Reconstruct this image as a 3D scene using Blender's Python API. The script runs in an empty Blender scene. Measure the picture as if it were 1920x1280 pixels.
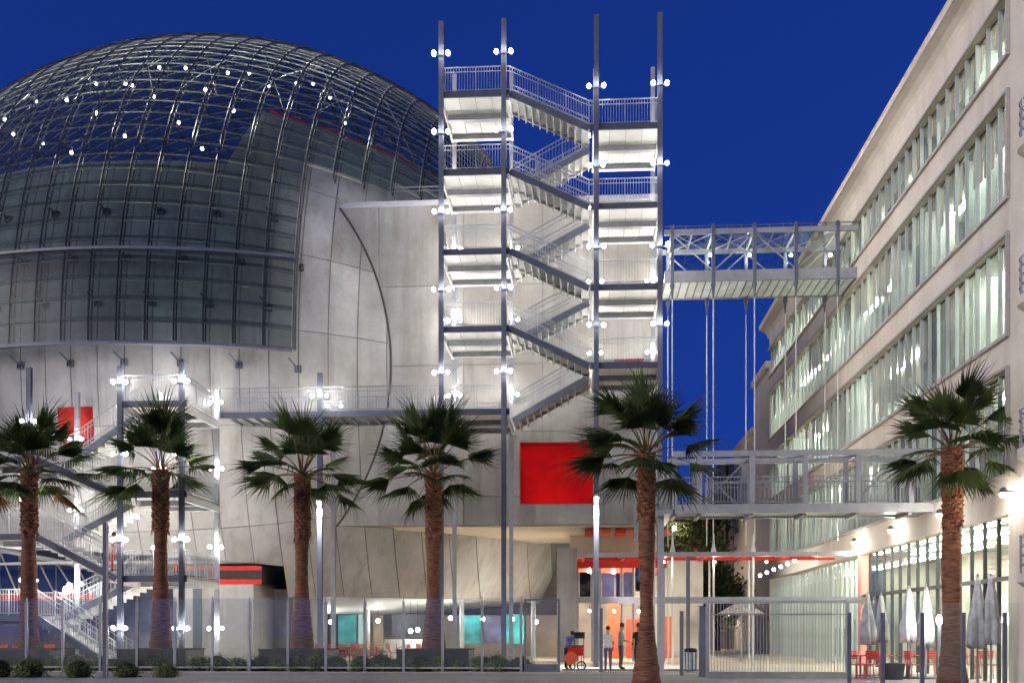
import bpy, bmesh, math, random
from mathutils import Vector, Matrix
random.seed(7)
R_ = math.radians
S = bpy.context.scene
COL = S.collection

# ------------------------------------------------------------------ camera, world, light, exposure
F_PX, HORIZ, VPX, EYE = 1980.0, 1180.0, 1095.0, 1.55
YAW = math.atan((VPX - 960.0) / F_PX)
cam_d = bpy.data.cameras.new('camera')
cam_d.sensor_width = 36.0
cam_d.lens = F_PX / 1920.0 * 36.0
cam_d.shift_y = (HORIZ - 640.0) / 1920.0
cam_d.clip_start = 0.1
cam_d.clip_end = 2000.0
cam = bpy.data.objects.new('camera', cam_d)
COL.objects.link(cam)
cam.location = (0, 0, EYE)
cam.rotation_euler = (R_(90), 0, YAW)
S.camera = cam

SUN_EL, SUN_AZ = 14.0, 232.0      # azimuth clockwise from +Y: behind and left of the camera
w = bpy.data.worlds.new('World')
S.world = w
w.use_nodes = True
wn = w.node_tree.nodes
wl = w.node_tree.links
bg = wn['Background']
sky = wn.new('ShaderNodeTexSky')
sky.sky_type = 'NISHITA'
sky.sun_disc = False
sky.sun_elevation = R_(SUN_EL)
sky.sun_rotation = R_(SUN_AZ)
sky.air_density = 1.0
sky.dust_density = 0.0
sky.ozone_density = 6.0
tint = wn.new('ShaderNodeMix'); tint.data_type = 'RGBA'; tint.blend_type = 'MULTIPLY'
tint.inputs[0].default_value = 1.0
tint.inputs[7].default_value = (0.34, 0.56, 1.6, 1)
wtc = wn.new('ShaderNodeTexCoord'); wup = wn.new('ShaderNodeVectorMath'); wup.operation = 'ADD'
wup.inputs[1].default_value = (0, 0, .6)      # flatten the horizon glow of the clear dusk sky
wl.new(wtc.outputs['Generated'], wup.inputs[0]); wno = wn.new('ShaderNodeVectorMath'); wno.operation = 'NORMALIZE'; wl.new(wup.outputs[0], wno.inputs[0]); wl.new(wno.outputs[0], sky.inputs['Vector'])
wl.new(sky.outputs[0], tint.inputs[6])
wl.new(tint.outputs[2], bg.inputs[0])
bg.inputs[1].default_value = 0.0195

fill_sun_d = bpy.data.lights.new('sun', 'SUN')  # broad soft fill, added in place of the street lighting behind the camera
fill_sun_d.energy = 0.55
fill_sun_d.angle = R_(40)
fill_sun_d.color = (1.0, 0.95, 0.88)
sun = bpy.data.objects.new('sun', fill_sun_d)
COL.objects.link(sun)
sun.rotation_euler = (R_(90 - SUN_EL), 0, R_(180 - SUN_AZ))

S.view_settings.view_transform = 'Standard'
S.view_settings.look = 'None'
S.view_settings.exposure = 2.1
S.view_settings.gamma = 1.0
S.view_settings.use_curve_mapping = False
S.render.engine = 'CYCLES'
S.cycles.use_denoising = True
S.cycles.max_bounces = 8
S.cycles.diffuse_bounces = 3
S.cycles.glossy_bounces = 3
S.cycles.transparent_max_bounces = 40
S.cycles.transmission_bounces = 4
S.cycles.sample_clamp_indirect = 3.0
S.cycles.caustics_reflective = False
S.cycles.caustics_refractive = False

LAMP_W = 58.0          # radiant watts of one flood lamp bulb

# ------------------------------------------------------------------ helpers
_c, _s = math.cos(YAW), math.sin(YAW)
def P(px, py, Y):
    """world point on the plane Y=const that projects to photograph pixel (px, py)"""
    u = (px - 960.0) / F_PX; v = (HORIZ - py) / F_PX
    d = Vector((_c*u - _s, _s*u + _c, v))
    return Vector((0, 0, EYE)) + d * (Y / d.y)
def PX(px, Y): return P(px, HORIZ, Y).x
def PZ(py, Y, px=1095): return P(px, py, Y).z

class MB:
    def __init__(self): self.v = []; self.f = []; self.m = []
    def add(self, vs, fs, mi=0):
        o = len(self.v); self.v.extend([tuple(p) for p in vs])
        for f in fs: self.f.append(tuple(i+o for i in f)); self.m.append(mi)
        return self
    def box(self, x0, x1, y0, y1, z0, z1, mi=0):
        vs = [(x0,y0,z0),(x1,y0,z0),(x1,y1,z0),(x0,y1,z0),(x0,y0,z1),(x1,y0,z1),(x1,y1,z1),(x0,y1,z1)]
        return self.add(vs, [(0,3,2,1),(4,5,6,7),(0,1,5,4),(1,2,6,5),(2,3,7,6),(3,0,4,7)], mi)
    def beam(self, a, b, w, h, up=(0,0,1), mi=0):
        a = Vector(a); b = Vector(b); d = (b-a)
        if d.length < 1e-6: return self
        d.normalize(); u = Vector(up)
        if abs(d.dot(u)) > .98: u = Vector((0,1,0))
        s = d.cross(u).normalized(); t = s.cross(d).normalized()
        vs = []
        for p in (a, b):
            for (i, j) in ((-1,-1),(1,-1),(1,1),(-1,1)): vs.append(p + s*(i*w/2) + t*(j*h/2))
        return self.add(vs, [(0,1,2,3),(7,6,5,4),(0,4,5,1),(1,5,6,2),(2,6,7,3),(3,7,4,0)], mi)
    def tube(self, pts, r, n=6, mi=0, cap=True):
        pts = [Vector(p) for p in pts]
        rr = r if isinstance(r, (list, tuple)) else [r]*len(pts)
        rings = []
        for i, p in enumerate(pts):
            d = (pts[min(i+1, len(pts)-1)] - pts[max(i-1, 0)]).normalized()
            u = Vector((0,0,1)) if abs(d.z) < .9 else Vector((0,1,0))
            s = d.cross(u).normalized(); t = s.cross(d).normalized()
            rings.append([p + (s*math.cos(2*math.pi*k/n) + t*math.sin(2*math.pi*k/n))*rr[i] for k in range(n)])
        vs = [p for r_ in rings for p in r_]; fs = []
        for i in range(len(pts)-1):
            for k in range(n):
                fs.append((i*n+k, i*n+(k+1)%n, (i+1)*n+(k+1)%n, (i+1)*n+k))
        if cap:
            fs.append(tuple(range(n-1, -1, -1))); fs.append(tuple((len(pts)-1)*n + k for k in range(n)))
        return self.add(vs, fs, mi)
    def lathe(self, prof, n=16, c=(0,0,0), mi=0, wob=None):
        vs = []; fs = []
        for i, (r, z) in enumerate(prof):
            for k in range(n):
                a = 2*math.pi*k/n
                q = r*(wob(i, k) if wob else 1)
                vs.append((c[0]+q*math.cos(a), c[1]+q*math.sin(a), c[2]+z))
        for i in range(len(prof)-1):
            for k in range(n):
                fs.append((i*n+k, i*n+(k+1)%n, (i+1)*n+(k+1)%n, (i+1)*n+k))
        fs.append(tuple(range(n-1,-1,-1))); fs.append(tuple((len(prof)-1)*n+k for k in range(n)))
        return self.add(vs, fs, mi)
    def ball(self, c, r, n=10, m=6, mi=0, sc=(1,1,1)):
        vs = [(c[0], c[1], c[2]-r*sc[2])]
        for i in range(1, m):
            t = -math.pi/2 + math.pi*i/m
            for k in range(n):
                a = 2*math.pi*k/n
                vs.append((c[0]+r*sc[0]*math.cos(t)*math.cos(a), c[1]+r*sc[1]*math.cos(t)*math.sin(a), c[2]+r*sc[2]*math.sin(t)))
        vs.append((c[0], c[1], c[2]+r*sc[2])); fs = []
        for k in range(n):
            fs.append((0, 1+(k+1)%n, 1+k)); L = 1+(m-2)*n
            fs.append((len(vs)-1, L+k, L+(k+1)%n))
            for i in range(m-2):
                a = 1+i*n; fs.append((a+k, a+(k+1)%n, a+n+(k+1)%n, a+n+k))
        return self.add(vs, fs, mi)
    def mesh(self, name, mats, smooth=False):
        me = bpy.data.meshes.new(name)
        me.from_pydata(self.v, [], self.f)
        for m in (mats if isinstance(mats, (list, tuple)) else [mats]): me.materials.append(m)
        if any(self.m): me.polygons.foreach_set('material_index', self.m)
        if smooth: me.polygons.foreach_set('use_smooth', [True]*len(self.f))
        me.update()
        return me
    def build(self, name, mats, parent=None, smooth=False, **kw):
        return link(name, self.mesh(name, mats, smooth), parent, **kw)

def link(name, data, parent=None, label=None, cat=None, group=None, kind=None, loc=None, rotz=None):
    o = bpy.data.objects.new(name, data); COL.objects.link(o)
    if parent is not None: o.parent = parent
    if label: o['label'] = label
    if cat: o['category'] = cat
    if group: o['group'] = group
    if kind: o['kind'] = kind
    if loc is not None: o.location = loc
    if rotz is not None: o.rotation_euler = (0, 0, rotz)
    return o
def thing(name, label, cat, loc=(0,0,0), rotz=0, group=None):
    return link(name, None, None, label, cat, group, None, loc, rotz)
def light(name, kind, loc, power, color=(1,.93,.82), radius=.1, parent=None, **kw):
    d = bpy.data.lights.new(name, kind); d.energy = power; d.color = color
    if kind in ('POINT', 'SPOT'): d.shadow_soft_size = radius
    for k, v in kw.items(): setattr(d, k, v)
    o = bpy.data.objects.new(name, d); COL.objects.link(o); o.location = loc
    if parent is not None: o.parent = parent
    return o

# ------------------------------------------------------------------ materials
def newmat(name):
    m = bpy.data.materials.new(name); m.use_nodes = True
    return m, m.node_tree.nodes, m.node_tree.links, m.node_tree.nodes['Principled BSDF']
def paint(name, col, rough=.5, metal=0.0, var=.08, scale=6.0, bump=0.0, spec=.4):
    m, N, L, b = newmat(name)
    b.inputs['Roughness'].default_value = rough; b.inputs['Metallic'].default_value = metal
    b.inputs['Specular IOR Level'].default_value = spec
    tc = N.new('ShaderNodeTexCoord'); nz = N.new('ShaderNodeTexNoise'); nz.inputs['Scale'].default_value = scale
    nz.inputs['Detail'].default_value = 5
    L.new(tc.outputs['Object'], nz.inputs['Vector'])
    oi = N.new('ShaderNodeObjectInfo')
    ad = N.new('ShaderNodeMath'); ad.operation = 'MULTIPLY_ADD'; ad.inputs[1].default_value = .35; ad.inputs[2].default_value = -.17
    L.new(oi.outputs['Random'], ad.inputs[0])
    sm = N.new('ShaderNodeMath'); sm.operation = 'ADD'; L.new(nz.outputs['Fac'], sm.inputs[0]); L.new(ad.outputs[0], sm.inputs[1])
    mr = N.new('ShaderNodeMapRange'); mr.inputs[1].default_value = .3; mr.inputs[2].default_value = .7
    mr.inputs[3].default_value = 1-var*1.6; mr.inputs[4].default_value = 1+var
    L.new(sm.outputs[0], mr.inputs[0])
    mx = N.new('ShaderNodeMix'); mx.data_type = 'RGBA'; mx.blend_type = 'MULTIPLY'; mx.inputs[0].default_value = 1
    mx.inputs[6].default_value = (*col, 1); L.new(mr.outputs[0], mx.inputs[7]); L.new(mx.outputs[2], b.inputs['Base Color'])
    if bump:
        bp = N.new('ShaderNodeBump'); bp.inputs['Strength'].default_value = bump; bp.inputs['Distance'].default_value = .02
        L.new(nz.outputs['Fac'], bp.inputs['Height']); L.new(bp.outputs[0], b.inputs['Normal'])
    return m
def concrete(name, col, stain=.35, scale=.35, ov=.12):
    m, N, L, b = newmat(name)
    b.inputs['Roughness'].default_value = .85; b.inputs['Specular IOR Level'].default_value = .2
    tc = N.new('ShaderNodeNewGeometry')
    def noise(sc, det, mp=None):
        nz = N.new('ShaderNodeTexNoise'); nz.inputs['Scale'].default_value = sc; nz.inputs['Detail'].default_value = det
        nz.inputs['Roughness'].default_value = .6
        if mp:
            q = N.new('ShaderNodeMapping'); q.inputs['Scale'].default_value = mp
            L.new(tc.outputs['Position'], q.inputs[0]); L.new(q.outputs[0], nz.inputs['Vector'])
        else: L.new(tc.outputs['Position'], nz.inputs['Vector'])
        return nz
    a = noise(scale, 8); s_ = noise(1.0, 5, (1.6, 1.6, .13)); f = noise(9, 6)
    def rng(src, lo, hi, o0, o1):
        r = N.new('ShaderNodeMapRange'); r.inputs[1].default_value = lo; r.inputs[2].default_value = hi
        r.inputs[3].default_value = o0; r.inputs[4].default_value = o1; L.new(src, r.inputs[0]); return r.outputs[0]
    def mul(x, y):
        q = N.new('ShaderNodeMath'); q.operation = 'MULTIPLY'; L.new(x, q.inputs[0]); L.new(y, q.inputs[1]); return q.outputs[0]
    oi = N.new('ShaderNodeObjectInfo')
    v = mul(rng(a.outputs['Fac'], .32, .68, 1-stain, 1.08), rng(s_.outputs['Fac'], .5, .72, 1.0, 1-stain*.9))
    v = mul(v, rng(f.outputs['Fac'], .3, .7, .93, 1.05)); v = mul(v, rng(oi.outputs['Random'], 0, 1, 1-ov, 1+ov*.5))
    mx = N.new('ShaderNodeMix'); mx.data_type = 'RGBA'; mx.blend_type = 'MIX'
    mx.inputs[6].default_value = (col[0]*.35, col[1]*.30, col[2]*.24, 1); mx.inputs[7].default_value = (*col, 1)
    cl = N.new('ShaderNodeClamp'); L.new(v, cl.inputs[0]); cl.inputs[2].default_value = 1.15
    L.new(cl.outputs[0], mx.inputs[0]); mx.clamp_factor = False
    L.new(mx.outputs[2], b.inputs['Base Color'])
    bp = N.new('ShaderNodeBump'); bp.inputs['Strength'].default_value = .25; bp.inputs['Distance'].default_value = .015
    L.new(f.outputs['Fac'], bp.inputs['Height']); L.new(bp.outputs[0], b.inputs['Normal'])
    return m
def emit(name, col, st, sample=False):
    m = bpy.data.materials.new(name); m.use_nodes = True; N = m.node_tree.nodes; L = m.node_tree.links
    N.remove(N['Principled BSDF']); e = N.new('ShaderNodeEmission'); e.inputs[0].default_value = (*col, 1); e.inputs[1].default_value = st
    L.new(e.outputs[0], N['Material Output'].inputs[0])
    if not sample: m.cycles.emission_sampling = 'NONE'
    return m
def glass(name, tint=(.9,.95,.95), refl=.06, rough=.02, fres=True, frit_haze=0.0, fcol=(.5,.52,.5)):
    m = bpy.data.materials.new(name); m.use_nodes = True; N = m.node_tree.nodes; L = m.node_tree.links
    N.remove(N['Principled BSDF'])
    t = N.new('ShaderNodeBsdfTransparent'); t.inputs[0].default_value = (*tint, 1)
    g = N.new('ShaderNodeBsdfGlossy'); g.inputs['Roughness'].default_value = rough; g.inputs[0].default_value = (1,1,1,1)
    mx = N.new('ShaderNodeMixShader')
    if fres:
        fr = N.new('ShaderNodeFresnel'); fr.inputs[0].default_value = 1.45
        mm = N.new('ShaderNodeMath'); mm.operation = 'MULTIPLY'; mm.inputs[1].default_value = refl/.04
        mm.use_clamp = True
        ge = N.new('ShaderNodeNewGeometry'); bf = N.new('ShaderNodeMath'); bf.operation = 'SUBTRACT'; bf.inputs[0].default_value = 1.0
        L.new(ge.outputs['Backfacing'], bf.inputs[1])
        m2 = N.new('ShaderNodeMath'); m2.operation = 'MULTIPLY'; L.new(mm.outputs[0], m2.inputs[0]); L.new(bf.outputs[0], m2.inputs[1])
        L.new(fr.outputs[0], mm.inputs[0]); L.new(m2.outputs[0], mx.inputs[0])
    else: mx.inputs[0].default_value = refl
    L.new(t.outputs[0], mx.inputs[1]); L.new(g.outputs[0], mx.inputs[2])
    out = mx
    if frit_haze:
        df = N.new('ShaderNodeBsdfDiffuse'); df.inputs[0].default_value = (*fcol, 1)
        out = N.new('ShaderNodeMixShader'); out.inputs[0].default_value = frit_haze
        L.new(mx.outputs[0], out.inputs[1]); L.new(df.outputs[0], out.inputs[2])
    L.new(out.outputs[0], N['Material Output'].inputs[0])
    return m
def leaf(name, col, var=.5):
    m, N, L, b = newmat(name)
    b.inputs['Roughness'].default_value = .55; b.inputs['Specular IOR Level'].default_value = .25
    tc = N.new('ShaderNodeNewGeometry'); nz = N.new('ShaderNodeTexNoise'); nz.inputs['Scale'].default_value = 1.7
    L.new(tc.outputs['Position'], nz.inputs['Vector'])
    cr = N.new('ShaderNodeValToRGB'); e = cr.color_ramp.elements
    e[0].position = .3; e[0].color = (*[c*(1-var) for c in col], 1); e[1].position = .75
    e[1].color = (col[0]*(1+var)*1.25, col[1]*(1+var), col[2]*(1+var*.3), 1)
    L.new(nz.outputs['Fac'], cr.inputs[0]); L.new(cr.outputs[0], b.inputs['Base Color'])
    tr = N.new('ShaderNodeBsdfTranslucent'); L.new(cr.outputs[0], tr.inputs[0])
    ms = N.new('ShaderNodeMixShader'); ms.inputs[0].default_value = .3
    L.new(b.outputs[0], ms.inputs[1]); L.new(tr.outputs[0], ms.inputs[2]); L.new(ms.outputs[0], N['Material Output'].inputs[0])
    return m
def bark(name, c0, c1, sc=3.0):
    m, N, L, b = newmat(name)
    b.inputs['Roughness'].default_value = .9; b.inputs['Specular IOR Level'].default_value = .1
    tc = N.new('ShaderNodeTexCoord'); mp = N.new('ShaderNodeMapping'); mp.inputs['Scale'].default_value = (1.2, 1.2, 7)
    L.new(tc.outputs['Object'], mp.inputs[0])
    nz = N.new('ShaderNodeTexNoise'); nz.inputs['Scale'].default_value = sc; nz.inputs['Detail'].default_value = 8
    L.new(mp.outputs[0], nz.inputs['Vector'])
    cr = N.new('ShaderNodeValToRGB'); e = cr.color_ramp.elements
    e[0].position = .35; e[0].color = (*c0, 1); e[1].position = .65; e[1].color = (*c1, 1)
    L.new(nz.outputs['Fac'], cr.inputs[0]); L.new(cr.outputs[0], b.inputs['Base Color'])
    bp = N.new('ShaderNodeBump'); bp.inputs['Strength'].default_value = .6; bp.inputs['Distance'].default_value = .03
    L.new(nz.outputs['Fac'], bp.inputs['Height']); L.new(bp.outputs[0], b.inputs['Normal'])
    return m

M_sphere = concrete('sphere_concrete', (.49,.485,.47), .5, .35, .2)
M_wing = concrete('wing_concrete', (.395,.385,.37), .46)
M_joint = paint('dark_joint_grey', (.20,.195,.185), .9)  # darker grey of the core that shows in the panel joints
M_cream = concrete('cream_render', (.67,.605,.52), .22, .3, .03)
M_tan = concrete('tan_stone', (.50,.385,.27), .15, .3, .05)
M_steel = paint('slate_steel', (.125,.135,.175), .45, 0, .1, 3)
M_steel_l = paint('light_steel', (.31,.315,.335), .45, 0, .1, 3)
M_dark = paint('dark_edge_steel', (.07,.08,.11), .5, 0, .1, 3)
M_white = paint('white_soffit_paint', (.52,.52,.505), .6, 0, .06, 2)
M_rail = paint('rail_galvanised', (.33,.34,.35), .4, .3, .08, 4)
M_domesteel = paint('dome_steel', (.05,.055,.065), .45, .2, .1, 2)
M_purlin = paint('purlin_steel', (.36,.355,.31), .5, 0, .1, 2)
M_brace = paint('brace_steel', (.24,.24,.22), .5, 0, .1, 2)
M_red = paint('red_panel', (.80,.006,.008), .6, 0, .14, .5, spec=.08)
M_redp = paint('red_paint', (.64,.035,.022), .5, 0, .10, 3, spec=.2)
M_orange = paint('orange_red', (.75,.13,.05), .45, 0, .1, 3)
M_black = paint('black_metal', (.018,.018,.02), .4, 0, .1, 3)
M_planter = paint('dark_planter_metal', (.045,.038,.036), .5, .2, .2, 2)
M_bulb = emit('lamp_bulb_glow', (1, .96, .88), 25)
M_strip = emit('ceiling_strip_light', (1, .975, .87), 15, True)
M_dglass = glass('dome_glass', (.70,.745,.76), .018, .3, True, .022, (.30,.33,.31))
M_fglass = glass('fence_glass', (.95,.975,.97), .08, .04, True, .032, (.75,.78,.78))  # even whitish share put in for the pale reflective haze on the panes
M_wglass = glass('window_glass', (.86,.92,.89), .07, .01)
M_bglass = glass('bridge_glass', (.92,.96,.95), .08, .02)
M_fin = paint('pale_green_fin', (.47,.52,.495), .35, 0, .12, 1.2)
M_mull = paint('dark_mullion', (.06,.065,.065), .4, .2, .1, 3)
M_floorc = paint('interior_floor', (.35,.33,.29), .6)
M_intw = paint('interior_wall', (.40,.385,.335), .7, 0, .6, .3)
M_plaza = concrete('plaza_paving', (.52,.47,.39), .18, .3, .1)
M_walk = concrete('sidewalk_concrete', (.32,.30,.28), .3, .4, .1)
M_asph = paint('asphalt', (.05,.05,.052), .8, 0, .3, 8, .4)
M_palm = leaf('palm_frond_green', (.052,.088,.03), .5)
M_palmd = leaf('palm_frond_dry', (.16,.105,.045), .4)
M_shrub = leaf('shrub_green', (.12,.20,.055), .5)
M_tree = leaf('tree_green', (.06,.085,.03), .5)
M_bark = bark('palm_trunk_bark', (.11,.045,.028), (.25,.12,.075))
M_boot = bark('palm_boot_fibre', (.10,.035,.022), (.34,.16,.09), 4)
M_treebark = bark('tree_bark', (.06,.045,.03), (.14,.10,.07))
M_cyan = paint('cyan_poster', (.05,.42,.46), .5, 0, .4, 1.2)
M_fabric = paint('umbrella_fabric', (.50,.485,.475), .8, 0, .3, 4)

# ------------------------------------------------------------------ ground
def sheet(name, x0, x1, y0, y1, z, mat, kind='structure', th=.2):
    return MB().box(x0, x1, y0, y1, z-th, z).build(name, mat, None, kind=kind)
sheet('ground', -500, 500, -200, 900, -.14, M_asph)
MB().box(-120, 120, 28.9, 37.6, -.14, 0.0).build('pavement', M_walk, None, kind='structure')
MB().box(-120, 120, 28.6, 28.897, -.14, 0.012).build('kerb', concrete('kerb_stone', (.3,.29,.28)), None, kind='structure')
plaza = MB().box(-120, 120, 37.603, 140, -.14, 0.004).build('plaza', M_plaza, None, kind='structure')
slab_me = MB().box(-.745, .745, -.745, .745, 0, .012).mesh('paving_slab', M_plaza)
pv_me = MB().box(-.745, .745, -.745, .745, 0, .012).mesh('paving_slab', M_walk)
pav = bpy.data.objects['pavement']
for iy in range(5):
    for ix in range(19): link('paving_slab', pv_me, pav, loc=(-15.2+ix*1.5, 30.6+iy*1.5, .0005))
n_ = 0
for iy in range(4):
    for ix in range(24):
        x = -4.5 + ix*1.5; y = 39.2 + iy*1.5
        if x > 10.5: continue
        link('paving_slab', slab_me, plaza, loc=(x, y, .0045))

# ------------------------------------------------------------------ concrete sphere
CX, CY, CZ, RS, RD = -21.45, 66.97, 13.98, 21.83, 22.68
PIT = 1.218
X0 = -21.39
def sph(x, th, R):
    rho = math.sqrt(max(R*R - (x-CX)**2, 0))
    return Vector((x, CY - rho*math.cos(th), CZ + rho*math.sin(th)))
ZB = 3.14
def zones_for(x):
    """list of (plane_point, plane_normal) sets to keep (negative side kept)"""
    low = [((0,0,ZB), (0,0,-1))] if x > -14.08 else [((-14.08,0,4.55), (-.07,0,-1))]
    if x < -16.52: return [low + [((0,0,23.05),(0,0,1))]]
    if x < -15.3:
        return [low + [((0,0,23.05),(0,0,1))],
                [((0,0,23.05),(0,0,-1)), ((-16.45,0,23.05),(-3.6,0,.9)), ((-15.6,0,26.75),(.23,0,1))]]
    return [low + [((-15.6,0,26.75),(.23,0,1))]]
def clip(bm, planes, fill=False):
    for co, no in planes:
        g = bm.verts[:] + bm.edges[:] + bm.faces[:]
        if not g: return
        r = bmesh.ops.bisect_plane(bm, geom=g, plane_co=co, plane_no=Vector(no).normalized(), clear_outer=True, dist=1e-4)
        if fill:
            ed = [e for e in r['geom_cut'] if isinstance(e, bmesh.types.BMEdge)]
            if ed:
                try: bmesh.ops.triangle_fill(bm, edges=ed, use_beauty=True)
                except Exception: pass
def patch(xa, xb, ta, tb, R, nx, nt, skirt=0.0):
    """curved panel, optionally with edges turned inwards"""
    bm = bmesh.new(); g = []
    for j in range(nt+1):
        row = []
        for i in range(nx+1):
            row.append(bm.verts.new(sph(xa+(xb-xa)*i/nx, ta+(tb-ta)*j/nt, R)))
        g.append(row)
    for j in range(nt):
        for i in range(nx): bm.faces.new((g[j][i], g[j][i+1], g[j+1][i+1], g[j+1][i]))
    return bm
theatre = thing('spherical_theatre', 'huge grey concrete sphere of panels behind the stairs and palms', 'building', (CX, CY, 0))
def done(bm, name, mat, parent, smooth=True, th=0.0, **kw):
    if not bm.faces: bm.free(); return None
    if th:
        r = bmesh.ops.solidify(bm, geom=bm.faces[:], thickness=th)
    me = bpy.data.meshes.new(name); bm.to_mesh(me); bm.free(); me.materials.append(mat)
    if smooth:
        me.polygons.foreach_set('use_smooth', [True]*len(me.polygons))
        try: me.set_sharp_from_angle(angle=R_(35))
        except Exception: pass
    o = link(name, me, parent, **kw)
    if parent is not None: o.matrix_parent_inverse = Matrix.Translation(-Vector(parent.location))
    return o
# inner shell
segs = [(-43.2, -26.262), (-26.262, -16.52), (-16.52, -15.3), (-15.3, -14.08), (-14.08, .3)]
for (a, b_) in segs:
    for pl in zones_for((a+b_)/2):
        bm = patch(max(a, CX-RS+.08), min(b_, CX+RS-.08), R_(-180), R_(180), RS-.05, max(1, int((b_-a)/.6)), 120)
        bmesh.ops.remove_doubles(bm, verts=bm.verts, dist=.001)
        clip(bm, pl + ([((0,CY,0),(0,1,0))] if abs(a+16.52) < .01 or abs(a+15.3) < .01 else []), fill=False)
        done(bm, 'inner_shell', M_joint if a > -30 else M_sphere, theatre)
# precast panels
tb_ = [-80, -21.5, -9.0, 3.1, 13.5, 23.9, 34.3, 44.7, 55.1, 65.5, 76]
GAP = .018
npan = 0
for k in range(-4, 18):
    xa, xb = X0 + PIT*k, X0 + PIT*(k+1)
    if xb > CX+RS-.25: xb = CX+RS-.25
    if xa >= xb: continue
    for t0, t1 in zip(tb_[:-1], tb_[1:]):
        for pl in zones_for((xa+xb)/2):
            zc = sph((xa+xb)/2, R_((t0+t1)/2), RS)
            if xa > -9.0 and zc.z > 6.4 and zc.z < 21.0: continue
            rho = math.sqrt(RS*RS - ((xa+xb)/2-CX)**2)
            dth = GAP/rho
            bm = patch(xa+GAP, xb-GAP, R_(t0)+dth, R_(t1)-dth, RS, 3, 6 if t0 > -50 else 22)
            clip(bm, pl)
            done(bm, 'concrete_panel', M_sphere, theatre, th=.045); npan += 1
# terrace floor + soffit under the sphere
def disc(z, R, name, mat, xlo=-60, xhi=60, flip=False):
    bm = bmesh.new(); n = 96
    vs = [bm.verts.new((CX+R*math.cos(2*math.pi*i/n), CY+R*math.sin(2*math.pi*i/n), z)) for i in range(n)]
    bm.faces.new(vs)
    r = bmesh.ops.extrude_face_region(bm, geom=bm.faces[:])
    bmesh.ops.translate(bm, verts=[v for v in r['geom'] if isinstance(v, bmesh.types.BMVert)], vec=(0,0,.12))
    clip(bm, [((xlo,0,0),(-1,0,0)), ((xhi,0,0),(1,0,0))], True)
    return done(bm, name, mat, theatre, smooth=False)
disc(21.9, math.sqrt(RS**2-(21.9-CZ)**2)-.15, 'terrace_floor', M_intw, xhi=-16.6)
bm = bmesh.new(); n = 96; r0_ = math.sqrt(RS**2-(ZB-CZ)**2)-.10
ring = []
for (rr, zz) in ((r0_, ZB), (r0_-3.0, 2.86), (r0_-6.5, 2.44), (r0_-7.2, 2.42), (r0_-7.2, 2.7)):
    ring.append([bm.verts.new((CX+rr*math.cos(2*math.pi*i/n), CY+rr*math.sin(2*math.pi*i/n), zz)) for i in range(n)])
for a, b_ in zip(ring[:-1], ring[1:]):
    for i in range(n): bm.faces.new((a[i], a[(i+1)%n], b_[(i+1)%n], b_[i]))
bm.faces.new(ring[-1])
clip(bm, [((-14.1,0,0),(-1,0,0))])
done(bm, 'soffit', M_white, theatre, smooth=True)
disc(4.62, math.sqrt(RS**2-(4.6-CZ)**2)-.2, 'soffit', M_white, xhi=-14.11)
# red line along the raised parapet and red square window
mb = MB()
pts = []
for i in range(25):
    x = -15.2 + i*.42
    z = 26.75 - .23*(x+15.6)
    dz = (z-CZ)
    rr = RS*RS - (x-CX)**2 - dz*dz
    if rr > 0: pts.append((x, CY-math.sqrt(rr)-.03, z+.03))
mb.tube(pts, .035, 5)
o = mb.build('parapet_edge', M_red, theatre); o.matrix_parent_inverse = Matrix.Translation(-Vector(theatre.location))
def onsphere_panel(x0, x1, z0, z1, name, mat, out=.02, th=.06):
    bm = bmesh.new(); g = []
    for j in range(7):
        row = []
        for i in range(7):
            x = x0+(x1-x0)*i/6; z = z0+(z1-z0)*j/6
            row.append(bm.verts.new((x, CY-math.sqrt((RS+out)**2-(x-CX)**2-(z-CZ)**2), z)))
        g.append(row)
    for j in range(6):
        for i in range(6): bm.faces.new((g[j][i], g[j][i+1], g[j+1][i+1], g[j+1][i]))
    return done(bm, name, mat, theatre, th=th)
o = onsphere_panel(-23.3, -21.66, 9.72, 11.4, 'window', M_redp); o['label'] = 'small red square window low on the sphere'

# ------------------------------------------------------------------ glass dome
dome = thing('glass_dome', 'domed shell of glass shingles on dark curved steel ribs over the sphere', 'dome', (CX, CY, 13.9))
DINV = Matrix.Translation(-Vector(dome.location))
def dchild(o): o.matrix_parent_inverse = DINV; return o
def dome_start(x):
    if x <= -12.7: return 0.0
    rho = math.sqrt(max(RD*RD-(x-CX)**2, .01)); q = (22.55-CZ)/rho
    return math.asin(q) if q < 1 else None
ks = range(-17, 14)
for k in ks:
    x = X0 + PIT*k + (0.0 if k < 7 else .03)
    t0 = dome_start(x)
    if t0 is None or abs(x-CX) > RD-.4: continue
    n = 56; t1 = math.pi - (t0 if t0 > .01 else .25)
    mb = MB()
    for (rr, wd) in ((RD, .05), (RD-.30, .04)):
        mb.tube([sph(x, t0+(t1-t0)*i/n, rr) for i in range(n+1)], wd, 4)
    for i in range(0, n+1, 2):
        t = t0+(t1-t0)*i/n; mb.beam(sph(x, t, RD), sph(x, t, RD-.30), .035, .035)
    dchild(mb.build('rib', M_domesteel, dome))
DT = R_(2.35)
nT = int((math.pi-.1)/DT)
def xr(t, R=RD):
    """x range of the shell at elevation angle t"""
    lo = X0 - 17*PIT
    hi = -12.87
    xs = [X0+PIT*k for k in range(6, 14)]
    for x in xs:
        s0 = dome_start(x)
        if s0 is not None and s0 <= t <= math.pi-s0 and abs(x-CX) < RD-.4: hi = x
    return lo, hi
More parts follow.
